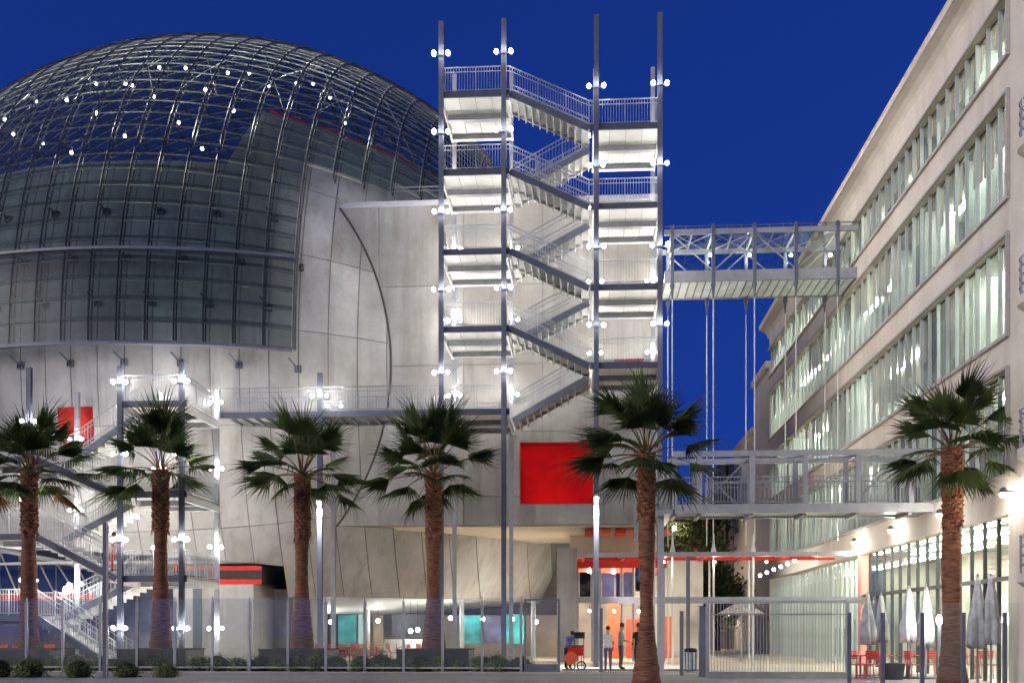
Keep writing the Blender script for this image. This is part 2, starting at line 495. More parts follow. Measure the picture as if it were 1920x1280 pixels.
for j in range(0, nT+1):
    t = j*DT
    lo, hi = xr(t)
    n = max(8, int((hi-lo)/.6)); pts = []
    for i in range(n+1):
        x = lo+(hi-lo)*i/n
        if abs(x-CX) < RD-.3: pts.append(sph(x, t, RD-.07))
    big = .055 if j in (0,) else .036
    dchild(MB().tube(pts, big, 4).build('purlin', M_purlin, dome))
# heavy ring at z 18.15 and bottom edge
tz = math.asin((18.15-CZ)/RD)
mb = MB()
for i in range(40):
    xa = -40+(27.1)*i/40; xb = -40+27.1*(i+1)/40
    def zp(x, R, z):
        return Vector((x, CY-math.sqrt(max(R*R-(x-CX)**2-(z-CZ)**2, 0)), z))
    mb.beam(zp(xa, RD-.12, 18.15), zp(xb, RD-.12, 18.15), .55, .12)
dchild(mb.build('ring_walkway', M_steel, dome))
mb = MB()
for i in range(40):
    xa = -40+(27.1)*i/40; xb = -40+27.1*(i+1)/40
    mb.beam(zp(xa, RD-.05, 13.95), zp(xb, RD-.05, 13.95), .3, .14)
dchild(mb.build('bottom_rim', M_steel, dome))
# panes
cand = []
for k in range(-17, 13):
    xa, xb = X0+PIT*k, X0+PIT*(k+1)
    for j in range(nT):
        t0, t1 = j*DT, (j+1)*DT
        lo, hi = xr(t0+.5*DT)
        if xb > hi+.05 or abs(xa-CX) > RD-.5 or abs(xb-CX) > RD-.5: continue
        c = sph((xa+xb)/2, (t0+t1)/2, RD)
        nrm = (c-Vector((CX, CY, CZ))).normalized(); vw = (Vector((0,0,EYE))-c)
        u = vw.normalized().dot(nrm)
        cand.append((-(u*1.0/vw.length if c.x > -27.5 else -1), xa, xb, t0, t1))
cand.sort()
rest = MB()
def pane_mb(mb, xa, xb, t0, t1):
    a = [sph(xa+.03, t0, RD+.11), sph(xb-.03, t0, RD+.11), sph(xb-.03, t1+.008, RD+.045), sph(xa+.03, t1+.008, RD+.045)]
    nrm = (a[1]-a[0]).cross(a[3]-a[0]).normalized()
    b = [p - nrm*.018 for p in a]
    mb.add(a+b, [(0,1,2,3),(7,6,5,4),(0,4,5,1),(1,5,6,2),(2,6,7,3),(3,7,4,0)])
for i, (_, xa, xb, t0, t1) in enumerate(cand):
    if i < 300:
        m1 = MB(); pane_mb(m1, xa, xb, t0, t1); dchild(m1.build('glass_pane', M_dglass, dome))
    else: pane_mb(rest, xa, xb, t0, t1)
dchild(rest.build('glass_panes', M_dglass, dome, kind='stuff'))
# diagonal bracing rods inside the ribs
for fam in (1, -1):
    for q in range(-16, 17):
        mb = MB(); pts = []
        for i in range(0, 100):
            t = .05+i*(math.pi-.1)/99
            x = CX + q*2*PIT*1.25 + fam*(t-math.pi/2)*7.5*math.cos(0)
            lo, hi = xr(t)
            if x < lo+.6 or x > hi-.1 or (t < .62 or t > math.pi-.12):
                if len(pts) > 2: mb.tube(pts, .028, 4)
                pts = []; continue
            pts.append(sph(x, t, RD-.36))
        if len(pts) > 2: mb.tube(pts, .028, 4)
        if mb.v: dchild(mb.build('brace_rod', M_brace, dome))
# anchor plates with struts to the sphere
anchor_pos = [(X0+PIT*2*k - (PIT if zz in (13.3, 18.0) else 0), zz) for zz in (13.3, 15.95, 18.0, 20.3) for k in range(-2, 5)]
for (x, z) in anchor_pos:
    if x > -12.2: continue
    p = zp(x, RS+.02, z); q = zp(x-.25, RD-.33, z+.35)
    mb = MB()
    for dx, dz, wx, wz in ((-.13,0,.03,.29),(.13,0,.03,.29),(0,.13,.29,.03),(0,-.13,.29,.03)):
        mb.box(p.x+dx-wx/2, p.x+dx+wx/2, p.y-.08, p.y+.05, p.z+dz-wz/2, p.z+dz+wz/2)
    mb.beam(p, q, .06, .06)
    dchild(mb.build('anchor_plate', M_steel if z < 14 else M_domesteel, dome))
for (px, py) in [(191,250),(563,330),(570,378),(568,437),(566,510)]:
    pass
# dome lamps
DL = [(299,127),(348,128),(427,137),(467,138),(180,157),(235,157),(247,160),(385,168),(505,162),(555,157),(587,157),(619,183),
      (67,190),(125,188),(290,182),(180,212),(438,208),(9,224),(335,230),(25,252),(234,255),(80,270),(379,279),(134,286),(649,231)]
Cc = Vector((CX, CY, CZ))
ORD = 'first second third fourth fifth sixth seventh eighth ninth tenth eleventh twelfth thirteenth fourteenth fifteenth sixteenth seventeenth eighteenth nineteenth twentieth twenty-first twenty-second twenty-third twenty-fourth twenty-fifth twenty-sixth twenty-seventh'.split()
bulb_s = MB().ball((0,0,0), .068, 8, 6).mesh('bulb', M_bulb, True)
can_s = MB().lathe([(.03,.28),(.05,.26),(.07,.12),(.075,.06)], 8).mesh('housing', M_black)
for i, (px, py) in enumerate(DL):
    d = (P(px, py, 50)-Vector((0,0,EYE))).normalized(); oc = Vector((0,0,EYE))-Cc
    Rr = RD-.75
    b2 = oc.dot(d); disc_ = b2*b2-(oc.dot(oc)-Rr*Rr)
    if disc_ < 0: continue
    t = -b2-math.sqrt(disc_)
    p = Vector((0,0,EYE))+d*t
    col_ = 'left' if px < 215 else ('middle' if px < 430 else 'right')
    th_ = thing('dome_lamp', 'small lamp hung inside the glass dome, %s from the left' % ORD[sorted(DL).index((px,py))],
                'lamp', p, group='lamps under the dome ribs')
    link('bulb', bulb_s, th_); link('housing', can_s, th_)
    light('dome_light', 'POINT', (0,0,-.02), 58 if py < 265 else 3, (1,.93,.76), .1, th_)

# ------------------------------------------------------------------ concrete wing (flat wall cutting the sphere)
YW = 49.0
WX0, WX1, WZ0, WZ1 = -15.0, 3.45, 6.42, 21.35
wing = thing('concrete_wing', 'flat concrete wing wall with red square window behind the tall stair tower', 'building', (-4, YW, 0))
WI = Matrix.Translation(-Vector(wing.location))
def wch(o): o.matrix_parent_inverse = WI; return o
wch(MB().box(WX0, WX1, YW+.05, YW+10, WZ0+.004, WZ1).build('wall_core', M_joint, wing))
xs_ = [WX0, -9.6, -5.6, PX(1018, YW), .9, WX1]
zs_ = [WZ0, 7.75, PZ(807, YW), 13.9, 17.6, WZ1]
rx0, rx1, rz0, rz1 = PX(977, YW), PX(1112, YW), PZ(942, YW), PZ(830, YW)
for i in range(len(xs_)-1):
    for j in range(len(zs_)-1):
        a, b_, c_, d_ = xs_[i]+.012, xs_[i+1]-.012, zs_[j]+.012, zs_[j+1]-.012
        # cut away the red window opening
        boxes = [(a, b_, c_, d_)]
        if a < rx1 and b_ > rx0 and c_ < rz1 and d_ > rz0:
            boxes = []
            xa, xb = max(a, rx0), min(b_, rx1)
            if a < rx0: boxes.append((a, rx0, c_, d_))
            if b_ > rx1: boxes.append((rx1, b_, c_, d_))
            if d_ > rz1: boxes.append((xa, xb, rz1, d_))
            if c_ < rz0: boxes.append((xa, xb, c_, rz0))
        for q in boxes:
            if q[1]-q[0] > .02 and q[3]-q[2] > .02:
                wch(MB().box(q[0], q[1], YW, YW+.12, q[2], q[3]).build('wall_panel', M_wing, wing))
rxm = PX(1046, YW)
wn_ = wch(MB().box(rx0+.002, rx1-.002, YW+.035, YW+.045, rz0+.002, rz1-.002).build('window', M_red, wing))
for (xa, xb) in ((rx0+.004, rxm-.006), (rxm+.006, rx1-.004)):
    MB().box(xa, xb, YW+.018, YW+.034, rz0+.004, rz1-.004).build('pane', M_red, wn_)
wn_['label'] = 'large square bright red window in the wall'
mb = MB()
for (a, b_, c_, d_) in ((rx0-.05, rx1+.05, rz1, rz1+.05), (rx0-.05, rx1+.05, rz0-.05, rz0), (rx0-.05, rx0, rz0, rz1), (rx1, rx1+.05, rz0, rz1)):
    mb.box(a, b_, YW-.03, YW+.018, c_, d_)
wch(mb.build('window_frame', M_redp, wing))
cop = MB()
prof = [(YW-.01, WZ1+.003), (YW-.01, WZ1+.05), (YW+.35, WZ1+.42), (YW+.9, WZ1+.42), (YW+.9, WZ1+.003)]
vs = [(WX0+1.2, y, z) for y, z in prof]+[(WX1+.02, y, z) for y, z in prof]
cop.add(vs, [(0,1,2,3,4),(9,8,7,6,5),(0,5,6,1),(1,6,7,2),(2,7,8,3),(3,8,9,4),(4,9,5,0)])
wch(cop.build('coping', concrete('coping_concrete', (.5,.5,.52), .1), wing))
wch(MB().box(-9.0, WX1-.01, YW+.3, YW+9.8, WZ0-.05, WZ0).build('soffit', concrete('wing_soffit', (.62,.55,.42), .1), wing))

rc_ = math.sqrt(RS**2-(YW-CY)**2)
a0_, a1_ = math.asin((WZ0-CZ)/rc_), math.asin((WZ1-CZ)/rc_)
wch(MB().tube([(CX+(rc_+.03)*math.cos(a0_+(a1_-a0_)*i/40), YW-.01, CZ+(rc_+.03)*math.sin(a0_+(a1_-a0_)*i/40)) for i in range(41)], .045, 6).build('edge_lip_shade', paint('edge_lip_shade_brown', (.10,.08,.065), .9), wing))  # added dark tube: its brown holds the wall's lip and the slim shadow there

# ------------------------------------------------------------------ railings
def railing(parent, path, h=1.05, sp=.115, mid=True, name='railing', mat=None, inv=None, bal=.017):
    mat = mat or M_rail
    pts = [Vector(p) for p in path]
    mb = MB(); mb2 = MB()
    for a, b_ in zip(pts[:-1], pts[1:]):
        up = Vector((0,0,h))
        mb.beam(a+up, b_+up, .045, .04); mb.beam(a+Vector((0,0,.1)), b_+Vector((0,0,.1)), .03, .03)
        if mid: mb.beam(a+up*.82, b_+up*.82, .028, .028)
        L = (b_-a).length; n = max(1, int(L/sp))
        for i in range(n+1):
            p = a+(b_-a)*(i/n)
            if i % max(1, int(1.35/sp)) == 0: mb.beam(p, p+up, .04, .04, (0,1,0))
            else: mb2.beam(p+Vector((0,0,.1)), p+up*.98, bal, bal, (0,1,0))
    r = mb.build(name, mat, parent)
    s2 = mb2.build('balusters', mat, r, kind='stuff')
    if inv is not None: r.matrix_parent_inverse = inv
    return r

railing(wing, [(PX(728,50.2), 50.2, WZ1+.4), (PX(828, 44.0)-.3, 50.2, WZ1+.4)], h=1.0, sp=2.2, inv=WI)
# ------------------------------------------------------------------ flood lamps
FR = random.Random(5)
head_me = MB().lathe([(.035,-.14),(.085,-.10),(.10,.0),(.10,.035)], 10).mesh('lamp_head', M_steel)
bulb_me = MB().ball((0,0,0), .08, 10, 6).mesh('bulb', M_bulb, True)
def flood(x, y, z, label, group, dx=.29, power=None, single=None, front=0.0):
    power = (power or LAMP_W)*FR.uniform(.72, 1.28); dx = dx*FR.uniform(.92, 1.08)
    t = thing('twin_floodlight', label, 'floodlight', (x, y, z), group=group)
    mb = MB().beam((-dx+.05, 0, -.08), (dx-.05, 0, -.08), .04, .04)
    mb.build('bracket', M_steel, t)
    for s in (-1, 1):
        if single and s != single: continue
        h = link('lamp_head', head_me, t, loc=(s*dx, .10, 0)); h.rotation_euler = (R_(90), 0, 0)
        bq = link('bulb', bulb_me, t, loc=(s*dx, 0, FR.uniform(-.03,.03))); qs = FR.uniform(.8, 1.12); bq.scale = (qs, qs, qs)
        if front:
            sp = light('flood_light', 'SPOT', (s*dx, 0, 0), power or LAMP_W, (1,.965,.90), .10, t, spot_size=R_(178), spot_blend=.35)
            sp.rotation_euler = (R_(90), 0, 0)
        else:
            light('flood_light', 'POINT', (s*dx, 0, 0), power or LAMP_W, (1,.965,.90), .10, t)
    return t

# ------------------------------------------------------------------ stair towers
tread_cache = {}
def flight(parent, inv, a, b_, y0, y1, nst, dark=True):
    """a upper nosing (x,z), b lower (x,z); lane between y0 and y1"""
    (xa, za), (xb, zb) = a, b_
    n = nst; dx = (xb-xa)/n; dz = (zb-za)/n
    st = MB()
    st.beam((xa, y0+.04, za-.09), (xb, y0+.04, zb-.09), .07, .26, (0,0,1))
    f = st.build('front_stringer', M_dark if dark else M_steel, parent); f.matrix_parent_inverse = inv
    st = MB().beam((xa, y1-.04, za-.09), (xb, y1-.04, zb-.09), .07, .26)
    f = st.build('rear_stringer', M_steel_l, parent); f.matrix_parent_inverse = inv
    for i in range(n):
        x0 = xa+dx*i; z = za+dz*(i+1)
        m = MB(); lo, hi = min(x0, x0+dx), max(x0, x0+dx)
        m.box(lo, hi, y0+.085, y1-.085, z-.05, z-.004)
        rx = x0
        m.box(rx-.02, rx+.02, y0+.085, y1-.085, z-.24, z-dz-.055)
        t = m.build('tread', M_white, parent); t.matrix_parent_inverse = inv
def landing(parent, inv, x0, x1, y0, y1, z, nj=4):
    fr = MB().box(x0-.12, x1+.12, y0-.06, y0+.02, z-.22, z+.03).build('edge_channel', M_dark, parent); fr.matrix_parent_inverse = inv
    dk = MB().box(x0, x1, y0+.024, y1, z-.06, z).build('deck', M_steel_l, parent); dk.matrix_parent_inverse = inv
    w_ = (x1-x0)/nj
    for hlf, (ya, yb) in enumerate(((y0+.05, (y0+y1)/2-.16), ((y0+y1)/2+.16, y1-.06))):
        for i in range(nj):
            s_ = MB().box(x0+w_*i+.015, x0+w_*(i+1)-.015, ya, yb, z-.105, z-.064).build('soffit_panel', M_white, dk)
    for yb in ((y0+y1)/2, y1):
        q = MB().box(x0, x1, yb-.09, yb+.09, z-.30, z-.062)
        q.box(x0, x1, yb-.14, yb+.14, z-.33, z-.302)
        q = q.build('cross_beam', M_steel_l, parent); q.matrix_parent_inverse = inv
    # side beams running front to back
    for xx in (x0, x1):
        q = MB().beam((xx, y0+.03, z-.24), (xx, y1+.1, z-.24), .07, .26).build('side_beam', M_white, parent); q.matrix_parent_inverse = inv

def hcolumn(parent, inv, x, y, z1, wd=.20, z0=0.0, mat=None):
    mb = MB()
    mb.box(x-wd/2, x+wd/2, y-wd/2, y-wd/2+.03, z0, z1); mb.box(x-wd/2, x+wd/2, y+wd/2-.03, y+wd/2, z0, z1)
    mb.box(x-.018, x+.018, y-wd/2+.03, y+wd/2-.03, z0, z1)
    mb.box(x-wd*.9, x+wd*.9, y-wd*.9, y+wd*.9, z0, z0+.03)
    o = mb.build('column', mat or M_steel, parent); o.matrix_parent_inverse = inv
    return o

def level_word(i, n): return ['topmost', 'second', 'third', 'fourth', 'fifth', 'sixth'][i]

# --- tall tower
TY0, TY1 = 44.0, 47.6
TYB = 48.4
tcx = [PX(828, TY0), PX(945, TY0), PX(1118, TY0), PX(1237, TY0)]
tower = thing('stair_tower', 'tall open steel stair tower with white landings in front of the concrete wall', 'stairs', (tcx[1], TY0, 0))
TI = Matrix.Translation(-Vector(tower.location))
ztop = PZ(34, TY0)
LZ = [PZ(y, TY0) for y in (166, 313, 463, 609, 765)]
RZ = [PZ(y, TY0) for y in (236, 384, 536, 682)]
for x in tcx: hcolumn(tower, TI, x, TY0-.12, ztop)
for x in tcx: hcolumn(tower, TI, x, TYB, PZ(132, TYB), .18, mat=M_steel_l)
for z in LZ: landing(tower, TI, tcx[0], tcx[1]+.12, TY0, TY1, z)
for z in RZ: landing(tower, TI, tcx[2]-.12, tcx[3], TY0, TY1, z)
lane_f = (TY0, TY0+1.6); lane_b = (TY1-1.6, TY1)
xl, xr_ = tcx[1]+.24, tcx[2]-.3
for i in range(4):
    flight(tower, TI, (xl, LZ[i]), (xr_, RZ[i]), *lane_f, 11)
    flight(tower, TI, (xr_, RZ[i]), (xl, LZ[i+1]), *lane_b, 11, dark=False)
    railing(tower, [(xl-.2, lane_f[0]+.04, LZ[i]), (xl, lane_f[0]+.04, LZ[i]), (xr_, lane_f[0]+.04, RZ[i]), (xr_+.25, lane_f[0]+.04, RZ[i])], inv=TI)
    railing(tower, [(xl, lane_f[1]-.04, LZ[i]), (xr_, lane_f[1]-.04, RZ[i])], inv=TI, sp=.3)
    railing(tower, [(xr_, lane_b[0]+.04, RZ[i]), (xl, lane_b[0]+.04, LZ[i+1])], inv=TI, sp=.16)
    railing(tower, [(xr_, lane_b[1]-.04, RZ[i]), (xl, lane_b[1]-.04, LZ[i+1])], inv=TI)
for z in LZ:
    e = tcx[0]-.08
    railing(tower, [(tcx[1]+.1, TY0, z), (e, TY0, z)], inv=TI)
    if z != LZ[-1]: railing(tower, [(e, TY0, z), (e, TY1, z)], inv=TI)
    railing(tower, [(e, TY1, z), (tcx[1]+.1, TY1, z)], inv=TI)
for z in RZ:
    e = tcx[3]+.08
    railing(tower, [(tcx[2]-.1, TY0, z), (e, TY0, z), (e, TY1, z), (tcx[2]-.1, TY1, z)], inv=TI)
# wall struts with plates
for z in LZ[2:]+[PZ(690, 44)]:
    for x in (tcx[0], tcx[1]):
        q = MB().beam((x, TY1+.1, z-.24), (x, YW-.03, z-.24), .06, .14)
        q.box(x-.14, x+.14, YW-.05, YW-.004, z-.42, z-.06)
        q = q.build('wall_strut', M_steel_l, tower); q.matrix_parent_inverse = TI
for px_, py_ in ((970, 795), (970, 905)):
    pass
colname = ['leftmost', 'second', 'third', 'rightmost']
for fb, (yy, word) in enumerate(((TY0-.25, 'front'), (TYB-.18, 'rear'))):
    for ci, x in enumerate(tcx):
        zz = LZ if ci < 2 else RZ
        for li, z in enumerate(zz):
            flood(x, yy, z+1.55, 'twin floodlight, tall stair tower, %s %s column, %s landing from the top' % (colname[ci], word, level_word(li, 0)),
                  'twin floodlights on stair columns', front=1 if fb == 0 else 0)
# red crate like box on right landing
MB().box(PX(1153, 44.4), PX(1206, 44.4), 44.35, 44.75, RZ[3]+.005, RZ[3]+.235).box(PX(1153,44.4)-.02, PX(1206,44.4)+.02, 44.33, 44.77, RZ[3]+.236, RZ[3]+.26).build(
    'red_box', M_redp, None, label='low red box on the lowest right landing of the tall stair tower', cat='box')

# --- walkway
WYK0, WYK1 = 44.0, 45.9
zk = LZ[-1]
wk = thing('walkway', 'long raised steel walkway with bar railing running between the two stair towers', 'walkway', (-10, WYK0, 0))
KI = Matrix.Translation(-Vector(wk.location))
xk0, xk1 = -15.44, tcx[0]-.14
def kch(o): o.matrix_parent_inverse = KI; return o
kch(MB().box(xk0, xk1, WYK0-.05, WYK0+.03, zk-.22, zk+.03).build('edge_channel', M_steel, wk))
kch(MB().box(xk0, xk1, WYK0+.034, WYK1, zk-.07, zk).build('deck', M_steel_l, wk))
kch(MB().box(xk0, xk1, WYK1+.004, WYK1+.08, zk-.22, zk+.03).build('edge_channel', M_steel_l, wk))
n = 18
for i in range(n):
    x = xk0+.3+(xk1-xk0-.5)*i/(n-1)
    kch(MB().box(x-.04, x+.04, WYK0+.04, WYK1-.004, zk-.2, zk-.074).build('joist', M_steel_l, wk))
railing(wk, [(xk0, WYK0, zk), (xk1, WYK0, zk)], inv=KI)
railing(wk, [(xk0, WYK1+.04, zk), (xk1, WYK1+.04, zk)], inv=KI)
c601 = PX(601, 43.9)
hcolumn(wk, KI, c601, 43.82, PZ(692, 43.9), .2)
hcolumn(wk, KI, c601, 46.2, zk-.3, .18, mat=M_steel_l)
kch(MB().beam((c601, 43.9, zk-.35), (c601, 46.1, zk-.35), .1, .2).build('side_beam', M_steel, wk))
flood(c601, 43.65, PZ(735, 43.8), 'twin floodlight on the single column under the raised walkway', 'twin floodlights on stair columns')
flood(PX(626, 46.0), 46.05, PZ(753, 46), 'twin floodlight just right of the walkway column, behind its railing', 'twin floodlights on stair columns')

# --- low left stair
SY0, SY1 = 41.0, 44.9
scx = [PX(58, SY0), PX(228, SY0), PX(343, SY0)]
low = thing('stair_tower', 'lower open steel zigzag stairs in front of the sphere on the left', 'stairs', (scx[1], SY0, 0))
SI = Matrix.Translation(-Vector(low.location))
for x in scx: hcolumn(low, SI, x, SY0-.12, PZ(672, SY0), .19)
for x in scx: hcolumn(low, SI, x, SY1, PZ(720, SY1), .18, mat=M_steel_l)
sR = [zk-.12, PZ(915, SY0), PZ(1077, SY0)]
sL = [PZ(845, SY0), PZ(995, SY0), PZ(1152, SY0)]
for i, z in enumerate(sR): landing(low, SI, scx[1]-.05, scx[2]+.05, SY0, SY1, z)
for i, z in enumerate(sL): landing(low, SI, scx[0]-2.2, scx[0]+.05, SY0, SY1-.2, z)
lf = (SY0, SY0+1.6); lb = (SY1-1.75, SY1-.15)
xa_, xb_ = scx[0]+.2, scx[1]-.25
for i in range(3):
    flight(low, SI, (xb_, sR[i]), (xa_, sL[i]), *lb, 11, dark=False)
    railing(low, [(xb_, lb[0]+.04, sR[i]), (xa_, lb[0]+.04, sL[i])], inv=SI, sp=.16)
    railing(low, [(xb_, lb[1]-.04, sR[i]), (xa_, lb[1]-.04, sL[i])], inv=SI)
for i in range(3):
    zlo = sR[i+1] if i < 2 else 0.02
    flight(low, SI, (xa_, sL[i]), (xb_, zlo), *lf, 11 if i < 2 else 13, dark=(i < 2))
    railing(low, [(xa_, lf[0]+.04, sL[i]), (xb_, lf[0]+.04, zlo)], inv=SI)
    railing(low, [(xa_, lf[1]-.04, sL[i]), (xb_, lf[1]-.04, zlo)], inv=SI, sp=.3)
for z in sR:
    railing(low, [(scx[1], SY0, z), (scx[2]+.05, SY0, z), (scx[2]+.05, SY1, z)] if z != sR[0] else [(scx[1], SY0, z), (scx[2]+.05, SY0, z), (scx[2]+.05, SY0+2.9, z)], inv=SI)
    railing(low, [(scx[1], SY1, z), (scx[2]+.05, SY1, z)], inv=SI)
for z in sL:
    railing(low, [(scx[0]-2.2, SY0, z), (scx[0], SY0, z)], inv=SI)
    railing(low, [(scx[0]-2.2, SY1-.2, z), (scx[0], SY1-.2, z)], inv=SI)
cn = ['far left', 'middle', 'right']
for ci, x in enumerate(scx):
    zz = ([z+1.4 for z in sL] if ci == 0 else [sR[0]+.75, sR[1]+1.5, sR[2]+1.45, 1.62])
    for fb, (yy, word) in enumerate(((SY0-.25, 'front'), (SY1-.2, 'rear'))):
        for li, z in enumerate(zz):
            flood(x, yy, z, 'twin floodlight, lower zigzag stairs, %s %s column, %s from the top' % (cn[ci], word, level_word(li, 0)),
                  'twin floodlights on stair columns', dx=.26, front=1 if fb == 0 else 0, power=LAMP_W*1.05)

# column down-lights (bright columns)
for (x, zt, lab) in ((tcx[2], PZ(935, 44), 'floodlight shining down the third column of the tall stair tower'),
                     (c601, PZ(937, 43.8), 'floodlight shining down the walkway column')):
    t = thing('column_downlight', lab, 'floodlight', (x, TY0-.36, zt))
    MB().beam((0,.10,.10), (0,-.02,.10), .05, .05).build('bracket', M_steel, t)
    MB().lathe([(.04,.14),(.09,.10),(.10,.02)], 10, (0,-.02,0)).build('lamp_head', M_steel_l, t)
    MB().ball((0,-.03,-.02), .085, 10, 6).build('bulb', M_bulb, t, True)
    sp = light('down_light', 'SPOT', (0,-.05,-.13), 900, (1,.97,.93), .06, t, spot_size=R_(75), spot_blend=.6)
    sp.rotation_euler = (R_(8), 0, 0)

# ------------------------------------------------------------------ upper glass bridge
BY0, BY1 = 46.5, 48.95
bz0, bz1, bzt = PZ(533, BY0), PZ(513, BY0), PZ(445, BY0)
bx0, bx1 = 3.5, 11.74
ub = thing('glass_bridge', 'upper glazed steel truss bridge from the stair tower to the office building', 'bridge', (7, BY0, 0))
UI = Matrix.Translation(-Vector(ub.location))
def uch(o): o.matrix_parent_inverse = UI; return o
for y, wrd in ((BY0, 'front'), (BY1, 'rear')):
    uch(MB().box(bx0, bx1, y-.07, y+.07, bz0, bz1).build('floor_beam', M_steel_l, ub))
    uch(MB().box(bx0, bx1, y-.06, y+.06, bzt, bzt+.22).build('roof_beam', M_steel_l, ub))
    mod = 1.773; x = PX(1260.5, BY0); i = 0
    while x < bx1:
        mb = MB().box(x-.07, x+.07, y-.10, y+.10, bz0-.12, bzt+.42)
        # flared tie foot
        mb.tube([(x, y, bz0-.12), (x, y, bz0-.3), (x, y, bz0-.75)], [.12, .07, .03], 8)
        uch(mb.build('post', M_steel, ub))
        uch(MB().tube([(x, y, bz0-.5), (x, y, 5.4)], .027, 6).build('hanger_rod', M_white, ub))
        if x+mod < bx1:
            uch(MB().beam((x, y, bz1), (x+mod, y, bzt), .05, .05).build('truss_diagonal', M_purlin, ub)) if (i % 2) else \
            uch(MB().beam((x, y, bzt), (x+mod, y, bz1), .05, .05).build('truss_diagonal', M_purlin, ub))
            uch(MB().box(x+.075, x+mod-.075, y-.012, y+.012, bz1+.01, bzt-.01).build('glass_pane', M_bglass, ub))
        x += mod; i += 1
# roof members
x = PX(1260.5, BY0)
while x < bx1:
    uch(MB().beam((x, BY0+.06, bzt+.12), (x, BY1-.06, bzt+.12), .08, .1).build('roof_tie', M_purlin, ub))
    if x+1.773 < bx1:
        uch(MB().beam((x, BY0+.06, bzt+.1), (x+1.773, BY1-.06, bzt+.1), .035, .035).beam((x+1.773, BY0+.06, bzt+.06), (x, BY1-.06, bzt+.06), .035, .035).build('roof_brace', M_purlin, ub))
        uch(MB().beam((x+.886, BY0+.06, bzt+.14), (x+.886, BY1-.06, bzt+.14), .06, .06).build('roof_tie', M_purlin, ub))
        uch(MB().box(x+.02, x+1.75, BY0-.1, BY1+.1, bzt+.235, bzt+.26).build('glass_pane', M_bglass, ub))
    x += 1.773
M_floorglass = paint('frosted_floor_glass', (.72,.80,.78), .35, 0, .12, 1.5)
n = 23
for i in range(n):
    xa = bx0+.05+(bx1-bx0-.1)*i/n; xb = bx0+.05+(bx1-bx0-.1)*(i+1)/n
    uch(MB().box(xa+.03, xb-.03, BY0+.075, BY1-.075, bz0+.03, bz0+.07).build('floor_pane', M_floorglass, ub))
uch(MB().box(bx0, bx1, BY0+.072, BY1-.072, bz0+.09, bz0+.12).build('floor_tray', M_mull, ub))
rr_ = MB()
for i in range(14): rr_.box(bx0+.3+i*.6, bx0+.33+i*.6, BY0-.1, BY0-.06, bzt+.22, bzt+.34)
uch(rr_.beam((bx0,BY0-.08,bzt+.34), (bx1,BY0-.08,bzt+.34), .03,.03).build('roof_rail', M_steel, ub))
for i, px in enumerate((1259, 1332, 1405, 1483, 1557)):
    t = thing('bridge_lamp', '%s small lamp counting from the left inside the upper glass bridge' % ['first','second','third','fourth','fifth'][i], 'lamp', P(px, 478, BY1-.5), group='lamps inside the glass bridge')
    MB().ball((0,0,0), .07, 8, 6).build('bulb', M_bulb, t, True); MB().lathe([(.03,.12),(.06,.05)], 8).build('housing', M_steel, t)
    light('bridge_light', 'POINT', (0,0,0), 9, (.95,1,.92), .08, t)

# ------------------------------------------------------------------ lower bridge
QY0, QY1 = 36.5, 38.2
qz0, qz1, qzt = PZ(964, QY0), PZ(947, QY0), PZ(858, QY0)
qx0, qx1 = PX(1262, QY0), 11.74
lb_ = thing('footbridge', 'lower grey steel footbridge with bar railing joining the office building', 'bridge', (6, QY0, 0))
QI = Matrix.Translation(-Vector(lb_.location))
def qch(o): o.matrix_parent_inverse = QI; return o
for y in (QY0, QY1):
    qch(MB().box(qx0, qx1, y-.08, y+.08, qz0, qz1).build('floor_beam', M_steel_l, lb_))
    qch(MB().box(qx0, qx1, y-.08, y+.08, qzt, qzt+.18).build('top_beam', M_steel_l, lb_))
    for px in (1265, 1312, 1410, 1510, 1609, 1708):
        x = PX(px, QY0)
        qch(MB().box(x-.08, x+.08, y-.085, y+.085, qz1+.003, qzt-.003).build('post', M_steel_l, lb_))
    railing(lb_, [(qx0, y+(.13 if y == QY0 else -.13), qz1), (qx1, y+(.13 if y == QY0 else -.13), qz1)], h=.95, inv=QI)
for px in (1265, 1312, 1410, 1510, 1609, 1708):
    x = PX(px, QY0)
    qch(MB().box(x-.06, x+.06, QY0+.085, QY1-.085, qz0-.08, qz0+.1).build('cross_beam', M_steel_l, lb_))
    qch(MB().box(x-.05, x+.05, QY0+.085, QY1-.085, qzt+.02, qzt+.12).build('cross_beam', M_steel_l, lb_))
for a, b_ in ((1312,1410),(1410,1510),(1510,1609)):
    qch(MB().beam((PX(a,QY0), QY1-.1, qzt), (PX(b_,QY0), QY0+.1, qzt), .05, .05).build('roof_brace', M_steel_l, lb_))
qch(MB().beam((PX(1312,QY0)+.1, QY1, qz1+.05), (PX(1410,QY0)-.1, QY1, qzt-.05), .06, .06).build('truss_diagonal', M_steel_l, lb_))
qch(MB().beam((PX(1312,QY0)+.1, QY1, qzt-.05), (PX(1410,QY0)-.1, QY1, qz1+.05), .06, .06).build('truss_diagonal', M_steel_l, lb_))
qch(MB().beam((PX(1609,QY0)+.1, QY1, qz1+.05), (PX(1708,QY0)-.1, QY1, qzt-.05), .06, .06).build('truss_diagonal', M_steel_l, lb_))
qch(MB().box(qx0, qx1, QY0+.09, QY1-.09, qz0+.06, qz0+.12).build('deck', M_steel_l, lb_))
